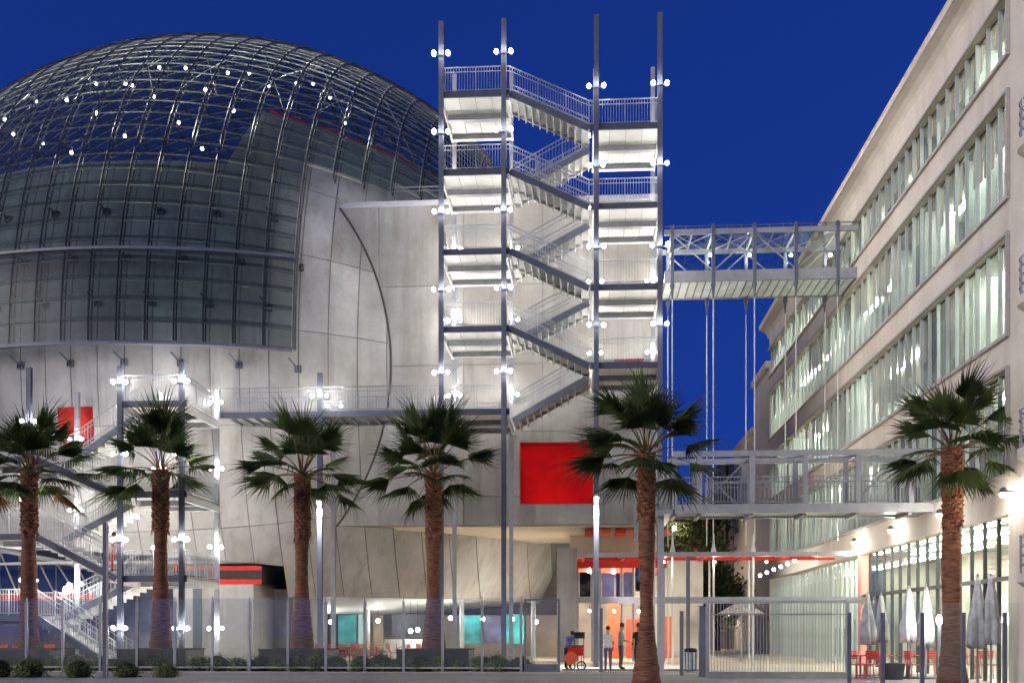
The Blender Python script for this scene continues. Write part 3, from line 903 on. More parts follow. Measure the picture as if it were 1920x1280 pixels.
# leg back to the wing wall
qch(MB().box(qx0-.75, qx0+.05, QY0-.08, 48.9, qz0+.0, qz0+.14).build('deck', M_steel_l, lb_))
for xx in (qx0-.75, qx0+.05):
    qch(MB().box(xx-.06, xx+.06, QY1+.09, 48.9, qzt, qzt+.16).build('top_beam', M_steel_l, lb_))
    railing(lb_, [(xx, QY1+.2, qz1), (xx, 48.8, qz1)], h=.95, inv=QI)
    for yy in (40.4, 42.8, 45.2, 47.6):
        qch(MB().box(xx-.055, xx+.055, yy-.06, yy+.06, qz1-.2, qzt).build('post', M_steel_l, lb_))
hcolumn(lb_, QI, qx0-.35, QY0+.9, qz0-.003, .2, mat=M_steel_l)

# ------------------------------------------------------------------ office building
FX = 11.75
ob = thing('office_building', 'cream office building with long rows of finned lit windows on the right', 'building', (FX, 30, 0))
OI = Matrix.Translation(-Vector(ob.location))
def och(o): o.matrix_parent_inverse = OI; return o
YN, YF = 30.17, 68.0
GY = 45.9
rows = [(5.89, 8.78), (9.77, 12.50), (13.57, 16.45), (17.55, 19.24)]
bands = [(4.76, 5.89), (8.78, 9.77), (12.50, 13.57), (16.45, 17.55), (19.24, 20.15)]
for z0, z1 in bands:
    och(MB().box(FX, FX+.35, YN-.003, YF+.003, z0, z1).build('wall_band', M_cream, ob))
och(MB().box(FX, FX+.36, 29.05, YN-.006, 0, 20.15).build('wall_pier', M_cream, ob))
och(MB().box(FX+.002, FX+6.5, YF+.006, 73.6, 0, 18.2).build('wall_pier', M_cream, ob))
och(MB().box(FX-.25, FX+6.6, YF+.01, 74.0, 18.203, 18.6).build('cornice', M_cream, ob))
och(MB().box(FX+.004, FX+6.5, 73.61, 84, 0, 15.2).build('rear_wing', M_cream, ob))
och(MB().box(FX-.25, FX+6.6, 73.615, 84.3, 15.203, 15.5).build('cornice', M_cream, ob))
# cornice cove
prof = [(FX-.002,20.153),(FX-.02,20.25),(FX-.10,20.42),(FX-.26,20.58),(FX-.48,20.66),(FX-.56,20.66),(FX-.56,20.85),(FX-.6,20.9),(FX+.4,20.95),(FX+.4,20.153)]
vs = [(x, 28.0, z) for x, z in prof]+[(x, YF+.6, z) for x, z in prof]; k = len(prof)
och(MB().add(vs, [tuple(range(k-1,-1,-1)), tuple(range(k, 2*k))]+[(i,(i+1)%k,k+(i+1)%k,k+i) for i in range(k)]).build('cornice', M_cream, ob))
och(MB().box(FX+.41, FX+7, 29, YF, 20.3, 20.6).build('roof', M_cream, ob))
# window trims
for (z0, z1) in rows:
    mb = MB()
    mb.box(FX-.10, FX-.002, YN-.12, YF, z0-.10, z0-.004); mb.box(FX-.10, FX-.002, YN-.12, YF, z1+.004, z1+.08)
    mb.box(FX-.10, FX-.002, YN-.13, YN-.008, z0-.004, z1+.004)
    och(mb.build('window_surround', paint('trim_%d' % int(z0), (.42,.39,.36), .6), ob))
# fins, panes, blinds
FP = .878
nb = int((YF-YN)/FP)
M_blind = leaf('roller_blind', (.75,.72,.62), .05)
fin_me = {}; pane_me = {}
for ri, (z0, z1) in enumerate(rows):
    h = z1-z0
    fin_me[ri] = MB().box(.075, .185, -.032, .032, 0, h).mesh('fin', M_fin)
    pane_me[ri] = MB().box(.20, .222, .05, FP-.05, .04, h-.04).mesh('pane', M_wglass)
frames = MB()
for ri, (z0, z1) in enumerate(rows):
    for i in range(nb+1):
        y = YN+FP*i
        f = och(link('fin', fin_me[ri], ob, loc=(FX, y+.04, z0+.002)))
        if i < nb:
            och(link('pane', pane_me[ri], ob, loc=(FX, y+.04, z0)))
            pr = .8 if ri == 3 else (.6 if ri == 2 else .4)
            if random.random() < pr:
                dr = random.choice((.35, .45, .45, .6)) if ri >= 2 else random.uniform(.3, .95)
                och(MB().box(FX+.30, FX+.31, y+.08, y+FP-.02, z1-(z1-z0)*dr, z1-.01).build('blind', M_blind, ob))
    for zz in (z0+.02, z1-.03): frames.box(FX+.19, FX+.235, YN, YF, zz-.018, zz+.018)
och(frames.build('window_rail', M_mull, ob))
# ground floor glazing
gm = MB().box(-.03, .08, -.03, .03, 0, 4.7).mesh('mullion', M_mull)
gp = MB().box(.03, .05, .035, 1.02, .1, 4.68).mesh('pane', M_wglass)
y = YN
while y < GY:
    och(link('mullion', gm, ob, loc=(FX+.12, y, .03)))
    if y+1.05 < GY: och(link('pane', gp, ob, loc=(FX+.12, y, .03)))
    y += 1.055
och(MB().box(FX+.05, FX+.24, YN, GY, 2.93, 3.05).build('transom', M_mull, ob))
y = GY+.4
fg = MB().box(.02, .14, -.04, .04, 0, 4.6).mesh('fin', M_fin)
pg_ = MB().box(.15, .17, .03, .85, .05, 4.6).mesh('pane', M_wglass)
while y < YF:
    och(link('fin', fg, ob, loc=(FX+.1, y, .03))); och(link('pane', pg_, ob, loc=(FX+.1, y, .03))); y += FP
och(MB().box(FX-.02, FX+.4, GY-.1, GY+.35, 0, 4.755).build('pilaster', paint('pink_wall', (.50,.24,.19), .7), ob))
# interiors
slabs = [(0.0, .02), (5.0, 5.5), (8.95, 9.4), (12.7, 13.2), (16.6, 17.2), (19.6, 20.1)]
for i, (a, b_) in enumerate(slabs):
    och(MB().box(FX+.36, FX+6.3, YN-.5, YF, a+.004, b_).build('floor_slab', M_intw if i else M_floorc, ob))
och(MB().box(FX+6.31, FX+6.5, YN-1, YF, 0, 20.2).build('rear_wall', M_intw, ob))
och(MB().box(FX+.37, FX+6.3, YN-.9, YN-.55, 0, 20.2).build('end_wall', M_intw, ob))
for i, z in enumerate((4.9, 8.88, 12.62, 16.52, 19.52)):
    for xx in ((1.5, 4.2) if i else (1.0, 2.6, 4.2)):
        for y0 in range(31, 67, 6):
            if (i and random.random() < .22) or (i == 0 and y0 > 45 and xx != 4.2): continue
            och(MB().box(FX+xx, FX+xx+.22, y0, y0+4.6, z-.06, z).build('ceiling_light', M_strip, ob))
for i in range(46):
    zf = random.choice((.03, 5.5, 9.4, 13.2))
    y0 = random.uniform(31, 66); xx = random.uniform(1.6, 5.2); hh = random.uniform(.7, 2.2); ww = random.uniform(.4, 2.2)
    och(MB().box(FX+xx, FX+xx+random.uniform(.2,.8), y0, y0+ww, zf, zf+hh).build('furniture', random.choice((M_intw, M_mull, M_floorc, M_mull, M_tan)), ob))
for i in range(30):
    zi = random.choice(((5.5, 8.9), (9.4, 12.68), (13.2, 16.58), (17.2, 19.58))); y0 = random.uniform(31, 66)
    och(MB().box(FX+.5, FX+random.choice((1.6, 3.0, 6.2)), y0, y0+.12, zi[0], zi[1]).build('partition', random.choice((M_intw, M_mull, M_white, M_fin)), ob))
# facade lamps
for i, (px, py) in enumerate(((1880,930),(1762,968),(1672,988),(1603,1010))):
    yy = (29.7, 34.9, 40.3, 45.7)[i]
    t = thing('wall_lamp', '%s wall floodlight from the right on the cream office facade' % ['first','second','third','fourth'][i], 'floodlight', (FX-.32, yy, 5.28), group='facade wall lamps')
    MB().beam((.31,0,.05), (.05,0,.05), .05, .05).build('bracket', M_steel, t)
    MB().lathe([(.04,.16),(.10,.1),(.11,.0)], 10).build('lamp_head', M_steel, t)
    MB().ball((0,0,-.03), .10, 10, 6).build('bulb', M_bulb, t, True)
    light('wall_light', 'POINT', (0,0,-.06), 38 if i == 0 else 85, (1,.9,.76), .12, t)

# ------------------------------------------------------------------ tan neighbour with round balconies
tb2 = thing('corner_building', 'tan stone building with round balconies at the right edge', 'building', (13, 27, 0))
BI = Matrix.Translation(-Vector(tb2.location))
def bch(o): o.matrix_parent_inverse = BI; return o
bch(MB().box(11.77, 18, 22, 29.03, 0, 22).build('wall', M_tan, tb2))
bch(MB().box(11.5, 18.4, 21.7, 29.04, 19.35, 19.9).build('cornice', M_tan, tb2))
for zf in (3.0, 6.25, 10.2, 14.25):
    c0 = (12.02, 28.15); r0 = .78
    bl = bch(MB().lathe([(r0*.8, -.35), (r0, -.22), (r0, 0)], 32, (c0[0], c0[1], zf)).build('balcony', M_cream, tb2))
    mb = MB()
    for hh in (.25, .5, .75, 1.0):
        mb.tube([(c0[0]+(r0-.05)*math.cos(a), c0[1]+(r0-.05)*math.sin(a), zf+hh) for a in [math.pi*2*i/24 for i in range(25)]], .02, 5, cap=False)
    for i in range(10):
        a = math.pi*2*i/10; x = c0[0]+(r0-.05)*math.cos(a); y = c0[1]+(r0-.05)*math.sin(a)
        mb.tube([(x,y,zf), (x,y,zf+1.0)], .02, 5)
    q = mb.build('railing', M_steel_l, bl)

# ------------------------------------------------------------------ red canopy, header beam and entrance
cn_ = thing('glass_canopy', 'long flat glass canopy on red steel beams across the entrance', 'canopy', (4, 46, 0))
CI = Matrix.Translation(-Vector(cn_.location))
def cch(o): o.matrix_parent_inverse = CI; return o
cz = PZ(1044, 46)
cx0, cx1 = PX(1083, 49.5), 11.4
cch(MB().box(cx0, cx1, 45.9, 46.05, cz, cz+.2).build('front_beam', M_steel_l, cn_))
cch(MB().box(cx0, cx1, 49.0, 49.15, cz+.04, cz+.15).build('rear_beam', M_redp, cn_))
x = cx0+.2
while x < cx1-.9:
    cch(MB().box(x, x+.12, 46.06, 48.99, cz-.02, cz+.14).build('red_beam', M_redp, cn_))
    cch(MB().box(x+.14, x+1.66, 46.06, 48.98, cz+.145, cz+.16).build('glass_pane', M_bglass, cn_))
    x += 1.773
i = 0
for px in (1261, 1338, 1412):
    x = PX(px, 46.5)
    cch(MB().tube([(x, 46.5, cz+1.0), (x, 46.5, cz+.5), (x, 46.5, cz+.2)], [.03,.06,.14], 8).build('tie_foot', M_white, cn_))
    cch(MB().tube([(x, 46.5, cz), (x, 46.5, 0)], .045, 8).build('post', M_white, cn_))
    cch(MB().tube([(PX(px-8, 48.9), 48.9, cz), (PX(px-8, 48.9), 48.9, 0)], .045, 8).build('post', M_white, cn_))
cch(MB().box(PX(1121, 45.2), 11.7, 45.1, 45.25, PZ(1131, 45.2), PZ(1119, 45.2)).build('header_beam', M_steel_l, cn_))
for i, px in enumerate((1245, 1340, 1437, 1530)):
    t = thing('canopy_lamp', '%s small spotlight from the left on the red glass canopy' % ['first','second','third','fourth'][i], 'lamp', P(px, 1052, 46.4), group='canopy spotlights')
    MB().ball((0,0,-.02), .05, 8, 6).build('bulb', M_bulb, t, True); MB().lathe([(.02,.1),(.05,.03)], 8).build('housing', M_redp, t)
    light('canopy_light', 'POINT', (0,0,-.06), 24, (1,.85,.7), .06, t)
# cluster of lamps at (1450,1070)
for i in range(6):
    t = thing('soffit_lamp', '%s in the row of small lamps right of the tall pale pier' % ['leftmost','second','third','fourth','fifth','rightmost'][i], 'lamp', P(1425+13*i, 1078-5.5*i, 62-3*i*.5), group='row of soffit lamps')
    MB().ball((0,0,0), .09, 8, 6).build('bulb', M_bulb, t, True); MB().lathe([(.03,.15),(.08,.06)], 8).build('housing', M_steel, t)
    if i % 2 == 0: light('soffit_light', 'POINT', (0,0,-.05), 25, (1,.93,.82), .09, t)

ent = thing('entrance_lobby', 'lit glazed entrance with red ceiling and posters under the concrete wing', 'entrance', (2, 53, 0))
EI = Matrix.Translation(-Vector(ent.location))
def ech(o): o.matrix_parent_inverse = EI; return o
EY = 52.0
ex0, ex1 = PX(1083, EY), PX(1250, EY)
ech(MB().box(ex0, ex1, EY+.3, EY+10, PZ(1064, EY), PZ(1064, EY)+.12).build('red_ceiling', M_orange, ent))
ech(MB().box(ex0-.4, ex1-.3, EY+2, EY+2.2, PZ(1064, EY)+.13, 6.36).build('upper_wall', M_cream, ent))
for i in range(6):
    x = ex0+.35+i*.72
    ech(MB().box(x, x+.5, EY-2.2, EY-.2, 6.1, 6.25).build('ceiling_baffle', M_orange if i % 2 else M_redp, ent))
ech(MB().box(ex0-.3, ex1, EY-.05, EY+.05, PZ(1064, EY), PZ(1050, EY)).build('fascia', M_redp, ent))
ech(MB().box(ex0-1.0, ex0-.02, EY-.6, EY+.2, 0, PZ(1028, EY)).build('side_pier', M_wing, ent))
ech(MB().box(PX(1060, EY), ex1, EY-.06, EY+.06, PZ(1130, EY), PZ(1119, EY)).build('transom', M_steel_l, ent))
for px in (1083, 1110, 1125, 1165, 1187, 1215, 1245):
    ech(MB().box(PX(px, EY)-.05, PX(px, EY)+.05, EY-.05, EY+.05, 0, PZ(1064, EY)).build('mullion', M_steel_l, ent))
M_poster1 = paint('dark_poster', (.10,.11,.11), .4, 0, .9, 1.5)
M_poster2 = paint('lilac_poster', (.22,.22,.45), .4, 0, .3, 1.2)
M_poster3 = paint('blue_poster', (.02,.22,.55), .4, 0, .9, 2.0)
for (a, b_, c_, d_, m) in ((1084.5,1108,1072,1118,M_poster1),(1127,1152,1074,1118,M_poster2),(1153,1163,1074,1118,paint('navy_poster',(.02,.05,.22),.4)),(1167,1186,1072,1118,M_poster2),(1189,1213,1060,1108,M_poster3)):
    ech(MB().box(PX(a, EY)+.06, PX(b_, EY)-.02, EY+.1, EY+.14, PZ(d_, EY), PZ(c_, EY)).build('poster', m, ent))
ech(MB().box(PX(1083, 58), PX(1330, 58), 61, 61.2, 0, 6).build('rear_wall', M_intw, ent))
for (a, b_, c_, d_, Y) in ((1140,1163,1128,1195,57),(1174,1200,1160,1200,58),(1245,1262,1155,1195,58)):
    ech(MB().box(PX(a, Y), PX(b_, Y), Y, Y+.15, PZ(d_, Y) if d_ < 1195 else .01, PZ(c_, Y)).build('red_screen', M_orange, ent))
for i, (px, Y) in enumerate(((1105, 55), (1150, 56), (1195, 56))):
    t = thing('lobby_lamp', '%s hanging lamp inside the red ceilinged entrance' % ['left','middle','right'][i], 'lamp', P(px, 1072, Y), group='entrance lamps')
    MB().ball((0,0,0), .1, 8, 6).build('bulb', M_bulb, t, True); MB().tube([(0,0,.08),(0,0,.5)], .012, 5).build('cord', M_black, t)
    light('lobby_light', 'POINT', (0,0,-.05), 60, (1,.88,.72), .1, t)
    t2 = thing('lobby_lamp', '%s lower lamp behind the entrance glass' % ['left','middle','right'][i], 'lamp', (PX(px, Y), Y-1.5, 2.5), group='entrance lamps')
    MB().ball((0,0,0), .07, 8, 6).build('bulb', M_bulb, t2, True); MB().tube([(0,0,.06),(0,0,.3)], .012, 5).build('cord', M_black, t2)
    light('lobby_light', 'POINT', (0,0,-.05), 45, (1,.88,.72), .1, t2)

# ------------------------------------------------------------------ under the sphere
us = thing('undercroft', 'lit open lobby with turquoise posters under the concrete sphere', 'lobby', (-8, 58, 0))
VI = Matrix.Translation(-Vector(us.location))
def vch(o): o.matrix_parent_inverse = VI; return o
vch(MB().box(-14.0, -1.4, 62, 62.2, 0, 2.42).build('rear_wall', paint('undercroft_wall', (.38,.34,.27), .7, 0, .25, .5), us))
vch(MB().box(-46, 1.2, 64, 64.3, 0, 6.36).build('rear_wall', paint('undercroft_back', (.16,.15,.14), .8, 0, .3, .4), us))
for (a, b_, c_, d_, m, Y) in ((634,668,1152,1212,M_cyan,59.0),(672,682,1150,1214,paint('pale_cyan',(.45,.70,.72),.5),59.0),(700,718,1150,1216,M_tan,60),(735,800,1150,1212,paint('grey_screen',(.13,.13,.14),.3),60.5),
                     (866,905,1153,1206,M_cyan,57.5),(907,945,1153,1206,paint('violet_poster',(.12,.12,.22),.5,0,.6,1.2),57.5),(946,986,1151,1206,M_cyan,57.5)):
    vch(MB().box(PX(a, Y), PX(b_, Y), Y, Y+.1, max(.02, PZ(d_, Y)), PZ(c_, Y)).build('poster_panel', m, us))
for px, Y in ((822, 54), (866, 56), (1000, 55), (690, 57)):
    vch(MB().tube([(PX(px, Y), Y, 0.005), (PX(px, Y), Y, ZB)], .12, 12).build('column', M_steel_l, us))
vch(MB().box(PX(722, 55.5), PX(800, 55.5), 55.2, 55.9, 0.02, 1.05).build('bar_counter', M_white, us))
for i, (px, py, Y) in enumerate(((709,1163,56.5),(770,1182,55.0),(783,1180,54.8),(845,1158,56),(905,1160,54.5),(960,1160,54.5),(620,1165,56),(1005,1165,56),(575,1168,54))):
    t = thing('globe_lamp', '%s globe lamp counting from the left under the concrete sphere' % ['third','fourth','fifth','sixth','seventh','eighth','second','ninth','first'][i], 'lamp', P(px, py, Y), group='globe lamps under the sphere')
    MB().ball((0,0,0), .11, 10, 6).build('bulb', M_bulb, t, True); z_ = t.location.z
    MB().tube([(0,0,.1),(0,0,ZB-z_-.01)], .012, 5).build('cord', M_black, t)
    light('globe_light', 'POINT', (0,0,0), 55, (1,.93,.78), .12, t)
# concrete base block with black and red slot, left lobby glazing
bb = thing('base_block', 'concrete base block with black slot edged in red under the sphere', 'building', (-17, 48, 0))
GI = Matrix.Translation(-Vector(bb.location))
def gch(o): o.matrix_parent_inverse = GI; return o
by = 47.9
g0, g1 = PX(325, by), PX(475, by)
gch(MB().box(g0, g1, by, by+6, 0, PZ(1093, by)).build('wall', M_sphere, bb))
gch(MB().box(g1+.004, -13.4, by+3.2, by+6, 0, PZ(1093, by)-.1).build('wall', M_wing, bb))
gch(MB().box(g0, g1+.4, by+.05, by+5, PZ(1093, by)+.004, PZ(1058, by)).build('slot', M_black, bb))
for (a, b_) in ((1066, 1057.5), (1093, 1083)):
    gch(MB().box(g0, g1+.38, by+.01, by+.047, PZ(a, by)+.006, PZ(b_, by)).build('red_trim', M_redp, bb))
gch(MB().box(PX(362,by), PX(379,by), by-.03, by-.003, .02, PZ(1095,by)).build('dark_door', paint('door_grey', (.10,.11,.13), .4), bb))
lg = thing('lobby_glazing', 'dark blue slanted lobby windows under a white rim at the lower left', 'window', (-24, 49, 0))
LI = Matrix.Translation(-Vector(lg.location))
def lch(o): o.matrix_parent_inverse = LI; return o
LY = 48.6
for i, (a, b_) in enumerate(((-60,-2),(0,34),(36,68),(70,104),(106,144),(146,172))):
    lch(MB().box(PX(a, LY)+.02, PX(b_, LY)-.02, LY, LY+.03, PZ(1115, LY), PZ(1032+.22*a, LY)).build('pane', glass('blue_pane_%d' % i, (.55,.60,.68), .10, .05), lg))
    lch(MB().beam((PX(a, LY), LY-.05, PZ(1025+.22*a, LY)), (PX(b_, LY), LY-.05, PZ(1112, LY)), .06, .05, (0,1,0)).build('slanted_mullion', M_steel_l, lg))
lch(MB().box(PX(-60,LY+3), PX(330,LY+3), LY+4, LY+4.2, 0, 6.2).build('rear_wall', paint('night_blue_wall', (.15,.165,.21), .5, 0, .95, .4), lg))
lch(MB().beam((PX(-60,LY), LY-.1, PZ(1012, LY)), (PX(230,LY), LY-.1, PZ(1072, LY)), .16, .2).build('rim', M_white, lg))
lch(MB().box(PX(-60,LY), PX(176,LY), LY-.02, LY+.08, PZ(1122,LY), PZ(1111,LY)).build('sill', M_redp, lg))
lch(MB().box(PX(-60,LY), PX(176,LY), LY, LY+.1, 0, PZ(1123,LY)).build('lower_pane', glass('lower_lobby_glass', (.7,.6,.62), .08, .05), lg))
t = thing('flood_lamp', 'very bright floodlight near the ground in front of the lobby at the lower left', 'floodlight', P(126, 1105, 43.2))
MB().ball((0,0,0), .17, 12, 8).build('bulb', M_bulb, t, True); MB().tube([(0,0,-.15),(0,0,-t.location.z)], .04, 8).build('pole', M_steel, t)
light('flood_light', 'POINT', (0,0,0), 190, (.95,.95,1), .19, t)

# ------------------------------------------------------------------ palms
def frond_mesh(seed, dry=False):
    rnd = random.Random(seed); mb = MB()
    Lp = rnd.uniform(.8, 1.25); droop = rnd.uniform(.02, .16)
    # petiole along +X, arching
    pet = [(Lp*i/5, 0, .06*math.sin(math.pi*i/5)) for i in range(6)]
    mb.tube(pet, [.028,.024,.02,.018,.016,.014], 5, 1)
    n = 28; spread = R_(rnd.uniform(66, 98)); Rf = rnd.uniform(1.3, 1.7)
    base = Vector((Lp, 0, 0))
    def pt(a, r, z): return base + Vector((math.cos(a)*r, math.sin(a)*r, z))
    for i in range(n):
        u = (i+.5)/n*2-1; a = u*spread; da = spread/n
        Rl = Rf*(1-.30*abs(u)**2.2)*rnd.uniform(.78, 1.08)
        fold = .030
        r1 = Rf*.36; r2 = Rl*rnd.uniform(.64, .74)
        dz1 = -droop*.35*r1 - .10*abs(u); dz2 = -droop*1.1*(r2/Rl)**2 - .22*abs(u)**1.5 - rnd.uniform(0,.06)
        dz3 = dz2 - rnd.uniform(.02,.30)
        tw = rnd.uniform(-.035, .035)
        v = [base, pt(a-da, r1, dz1-fold), pt(a, r1, dz1+fold), pt(a+da, r1, dz1-fold),
             pt(a-da*.36+tw*.5, r2, dz2-.01), pt(a+da*.36+tw*.5, r2, dz2-.01), pt(a+tw, Rl*.97, dz3)]
        mb.add(v, [(0,1,2),(0,2,3),(1,4,2),(2,4,5),(2,5,3),(4,6,5)])
    return mb.mesh('frond', [M_palmd if dry else M_palm, M_palmd])
FRONDS = [frond_mesh(s) for s in range(7)]
FRONDS_DRY = [frond_mesh(50+s, True) for s in range(2)]
def palm(px, Y, ztop, r_top, r_base, label, seed, zbase=0.0, nf=34, sc=1.0, boot_len=2.4, dryp=.25):
    rnd = random.Random(seed)
    X = PX(px, Y)
    t = thing('palm_tree', label, 'palm tree', (X, Y, zbase), rnd.uniform(0, 6), group='fan palms in front of the museum')
    skew = rnd.uniform(.92, 1.2); bend = (rnd.uniform(-.2,.2), rnd.uniform(-.2,.2)); sag = rnd.uniform(-6, 8)
    H = ztop-zbase; prof = []; n = 46
    for i in range(n+1):
        u = i/n; z = H*u
        r = r_top + (r_base-r_top)*max(0, 1-u*2.4)**1.7 + .03*math.sin(u*9+seed)
        r *= 1 + (.025 if i % 2 else -.01)
        prof.append((r, z))
    mb = MB().lathe(prof, 18, wob=lambda i, k: 1+.03*math.sin(k*2.1+i*1.7+seed))
    mb.v = [(x+bend[0]*(z/H)*(1-z/H), y+bend[1]*(z/H)*(1-z/H), z) for x, y, z in mb.v]
    mb.build('trunk', M_bark, t, True)
    # leaf boots on the upper trunk
    bo = MB()
    rows_ = int(boot_len/.115)
    for j in range(rows_):
        z = H-boot_len+j*.115
        m = 9
        for k in range(m):
            a = 2*math.pi*(k+.5*(j % 2))/m + j*.08 + rnd.uniform(-.05,.05)
            out = rnd.uniform(.05, .11); rr = r_top*.98
            c = Vector((math.cos(a), math.sin(a), 0)); s_ = Vector((-math.sin(a), math.cos(a), 0))
            w1 = .11; b0 = c*rr + Vector((0,0,z))
            tip = c*(rr+out) + Vector((0,0,z+.17+rnd.uniform(-.03,.04)))
            bo.add([b0-s_*w1, b0+s_*w1, tip+s_*.045, tip-s_*.045, c*(rr-.03)+Vector((0,0,z+.16))-s_*.06, c*(rr-.03)+Vector((0,0,z+.16))+s_*.06],
                   [(0,1,2,3),(3,2,5,4),(0,3,4),(1,5,2)])
    for k in range(16):
        a = rnd.uniform(0, 6.28); rr = r_top+.03; c = Vector((math.cos(a), math.sin(a), 0)); s_ = Vector((-math.sin(a), math.cos(a), 0))
        z = H-boot_len+rnd.uniform(-.05,.2); l = rnd.uniform(.15,.42)
        bo.add([c*rr-s_*.06+Vector((0,0,z)), c*rr+s_*.06+Vector((0,0,z)), c*(rr+rnd.uniform(.06,.16))+Vector((0,0,z-l))], [(0,1,2)])
    bo.build('leaf_boots', M_boot, t, kind='stuff')
    for i in range(nf):
        u = (i+.5)/nf
        el = 84 - (122+sag)*u**skew + rnd.uniform(-12, 12)
        az = i*2.39996 + rnd.uniform(-.25, .25)
        dry = el < -30 and rnd.random() < dryp
        f = link('frond', rnd.choice(FRONDS_DRY if dry else FRONDS), t)
        q = sc*rnd.uniform(.82, 1.18)*(1.0 if el > 20 else 1.06)
        f.rotation_euler = (rnd.uniform(-.35,.35), -R_(el), az)
        f.scale = (q, q, q)
        f.location = (.10*math.cos(az), .10*math.sin(az), H-.08+.25*max(0, el/90))
    return t
PY = 40.0
rnd_nf = (30, 25, 24, 28)
plab = ['fan palm at the far left, in front of the small red window', 'fan palm before the lower zigzag stairs, second from the left',
        'fan palm beside the lit walkway column, third from the left', 'fan palm left of the tall stair tower columns, fourth from the left']
for i, (px, yt) in enumerate(((55, 872), (301, 872), (567, 882), (813, 884))):
    palm(px, PY, PZ(yt, PY), .27, .46, plab[i], 11+i, .6, sc=1.1, nf=rnd_nf[i])
palm(1212, 30.6, PZ(850, 30.6), .205, .40, 'fan palm on the pavement in front of the entrance, covering the stair tower foot', 21, 0.0, sc=.97, nf=27, boot_len=1.9, dryp=.0)
palm(1786, 30.6, PZ(848, 30.6), .23, .44, 'fan palm at the right in front of the cream office building', 22, 0.0, sc=.95, nf=25, boot_len=2.2, dryp=.0)

for i, (a, b_) in enumerate(((-60, 118), (240, 366), (500, 624), (752, 884))):
    x0, x1 = PX(a, PY), PX(b_, PY)
    t = thing('planter_box', 'dark metal planter box around the foot of the %s palm from the left' % ['first','second','third','fourth'][i], 'planter', ((x0+x1)/2, PY, 0), group='palm planters')
    h = .78; hw = (x1-x0)/2; mb = MB()
    for (p0, p1, q0, q1) in ((-hw, hw, -1.0, -.94), (-hw, hw, .94, 1.0), (-hw, -hw+.06, -.937, .937), (hw-.06, hw, -.937, .937)): mb.box(p0, p1, q0, q1, .005, h)
    mb.build('sides', M_planter, t); MB().box(-hw+.065, hw-.065, -.93, .93, .4, h-.1).build('soil', M_treebark, t)
    rim = MB()
    for (p0, p1, q0, q1) in ((-hw-.03, hw+.03, -1.03, -.93), (-hw-.03, hw+.03, .93, 1.03)): rim.box(p0, p1, q0, q1, h+.002, h+.05)
    rim.build('rim', M_planter, t)

# ------------------------------------------------------------------ shrubs
def shrub_mesh(seed, n=1100):
    rnd = random.Random(seed); mb = MB()
    for i in range(n):
        z = rnd.uniform(-.35, 1); a = rnd.uniform(0, 6.2832); q = math.sqrt(max(0, 1-z*z))
        d = Vector((q*math.cos(a), q*math.sin(a), z)); r = rnd.uniform(.70, 1.08)*(1+.17*math.sin(3*a+seed)+.10*math.sin(5*z+seed*2)+.08*math.sin(7*a+4*z))*(1.18 if rnd.random() < .06 else 1)
        c = d*r; t = d.orthogonal().normalized(); t = Matrix.Rotation(rnd.uniform(0, 6.28), 3, d) @ t
        nrm = (d+Vector((rnd.uniform(-.7,.7), rnd.uniform(-.7,.7), rnd.uniform(-.3,.7)))).normalized()
        s_ = nrm.cross(t).normalized(); l = rnd.uniform(.08, .15); w_ = l*.42
        mb.add([c-s_*w_, c+t*l*.5+nrm*.02, c+s_*w_, c-t*l*.5], [(0,1,2,3)])
    return mb.mesh('foliage', M_shrub)
SHR = [shrub_mesh(s) for s in range(4)]
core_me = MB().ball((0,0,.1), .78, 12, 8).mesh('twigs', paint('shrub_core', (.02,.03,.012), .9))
def shrub(x, y, r, label, group, seed):
    rnd = random.Random(seed)
    t = thing('shrub', label, 'shrub', (x, y, 0), rnd.uniform(0, 6), group)
    f = link('foliage', rnd.choice(SHR), t); f.scale = (r, r*rnd.uniform(.9, 1.1), r*.85); f.location = (0, 0, r*.3)
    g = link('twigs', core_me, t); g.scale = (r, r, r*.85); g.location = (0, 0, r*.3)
n_h = 27
for i in range(n_h):
    px = -10 + 985*i/(n_h-1)
    shrub(PX(px, 39.0)+random.uniform(-.12,.12), 39.0+random.uniform(-.05,.25), random.uniform(.42, .60), 'clipped shrub in the hedge behind the glass fence, %s from the left' % ORD[i], 'hedge shrubs behind the fence', 100+i)
for i, (px, r, lab) in enumerate(((-5,.55,'leftmost low bush on the pavement before the glass fence'), (55,.55,'low bush on the pavement, second from the left edge'), (147,.52,'low bush on the pavement just left of the dark pole'), (238,.46,'low bush on the pavement just right of the dark pole'), (312,.42,'rightmost low bush on the pavement before the glass fence'))):
    shrub(PX(px, 33.5), 33.5, r, lab, 'pavement bushes', 200+i)

# ------------------------------------------------------------------ glass fence, gates
FY = 38.6
fence = thing('glass_fence', 'long clear glass fence with slim grey posts before the palms', 'fence', (-10, FY, 0))
FI = Matrix.Translation(-Vector(fence.location))
def fch(o): o.matrix_parent_inverse = FI; return o
fx = [PX(p, FY) for p in (-92,-21,50,118,188,257,328,398,468,540,611,684,757,830,904,977)]
zf = 2.72
for i, x in enumerate(fx):
    fch(MB().box(x-.045, x+.045, FY-.05, FY+.05, 0, zf-.12).box(x-.02, x+.02, FY-.02, FY+.02, zf-.12, zf+.05).box(x-.1, x+.1, FY-.1, FY+.1, 0, .02).build('post', M_steel_l, fence))
    if i+1 < len(fx):
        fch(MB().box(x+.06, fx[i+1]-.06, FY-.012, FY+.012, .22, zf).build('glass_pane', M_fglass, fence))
        fch(MB().box(x+.046, fx[i+1]-.046, FY-.03, FY+.03, .12, .19).build('bottom_rail', M_steel_l, fence))
fr_ = thing('glass_fence', 'clear glass fence with grey posts before the red cafe chairs on the right', 'fence', (10, 29.4, 0))
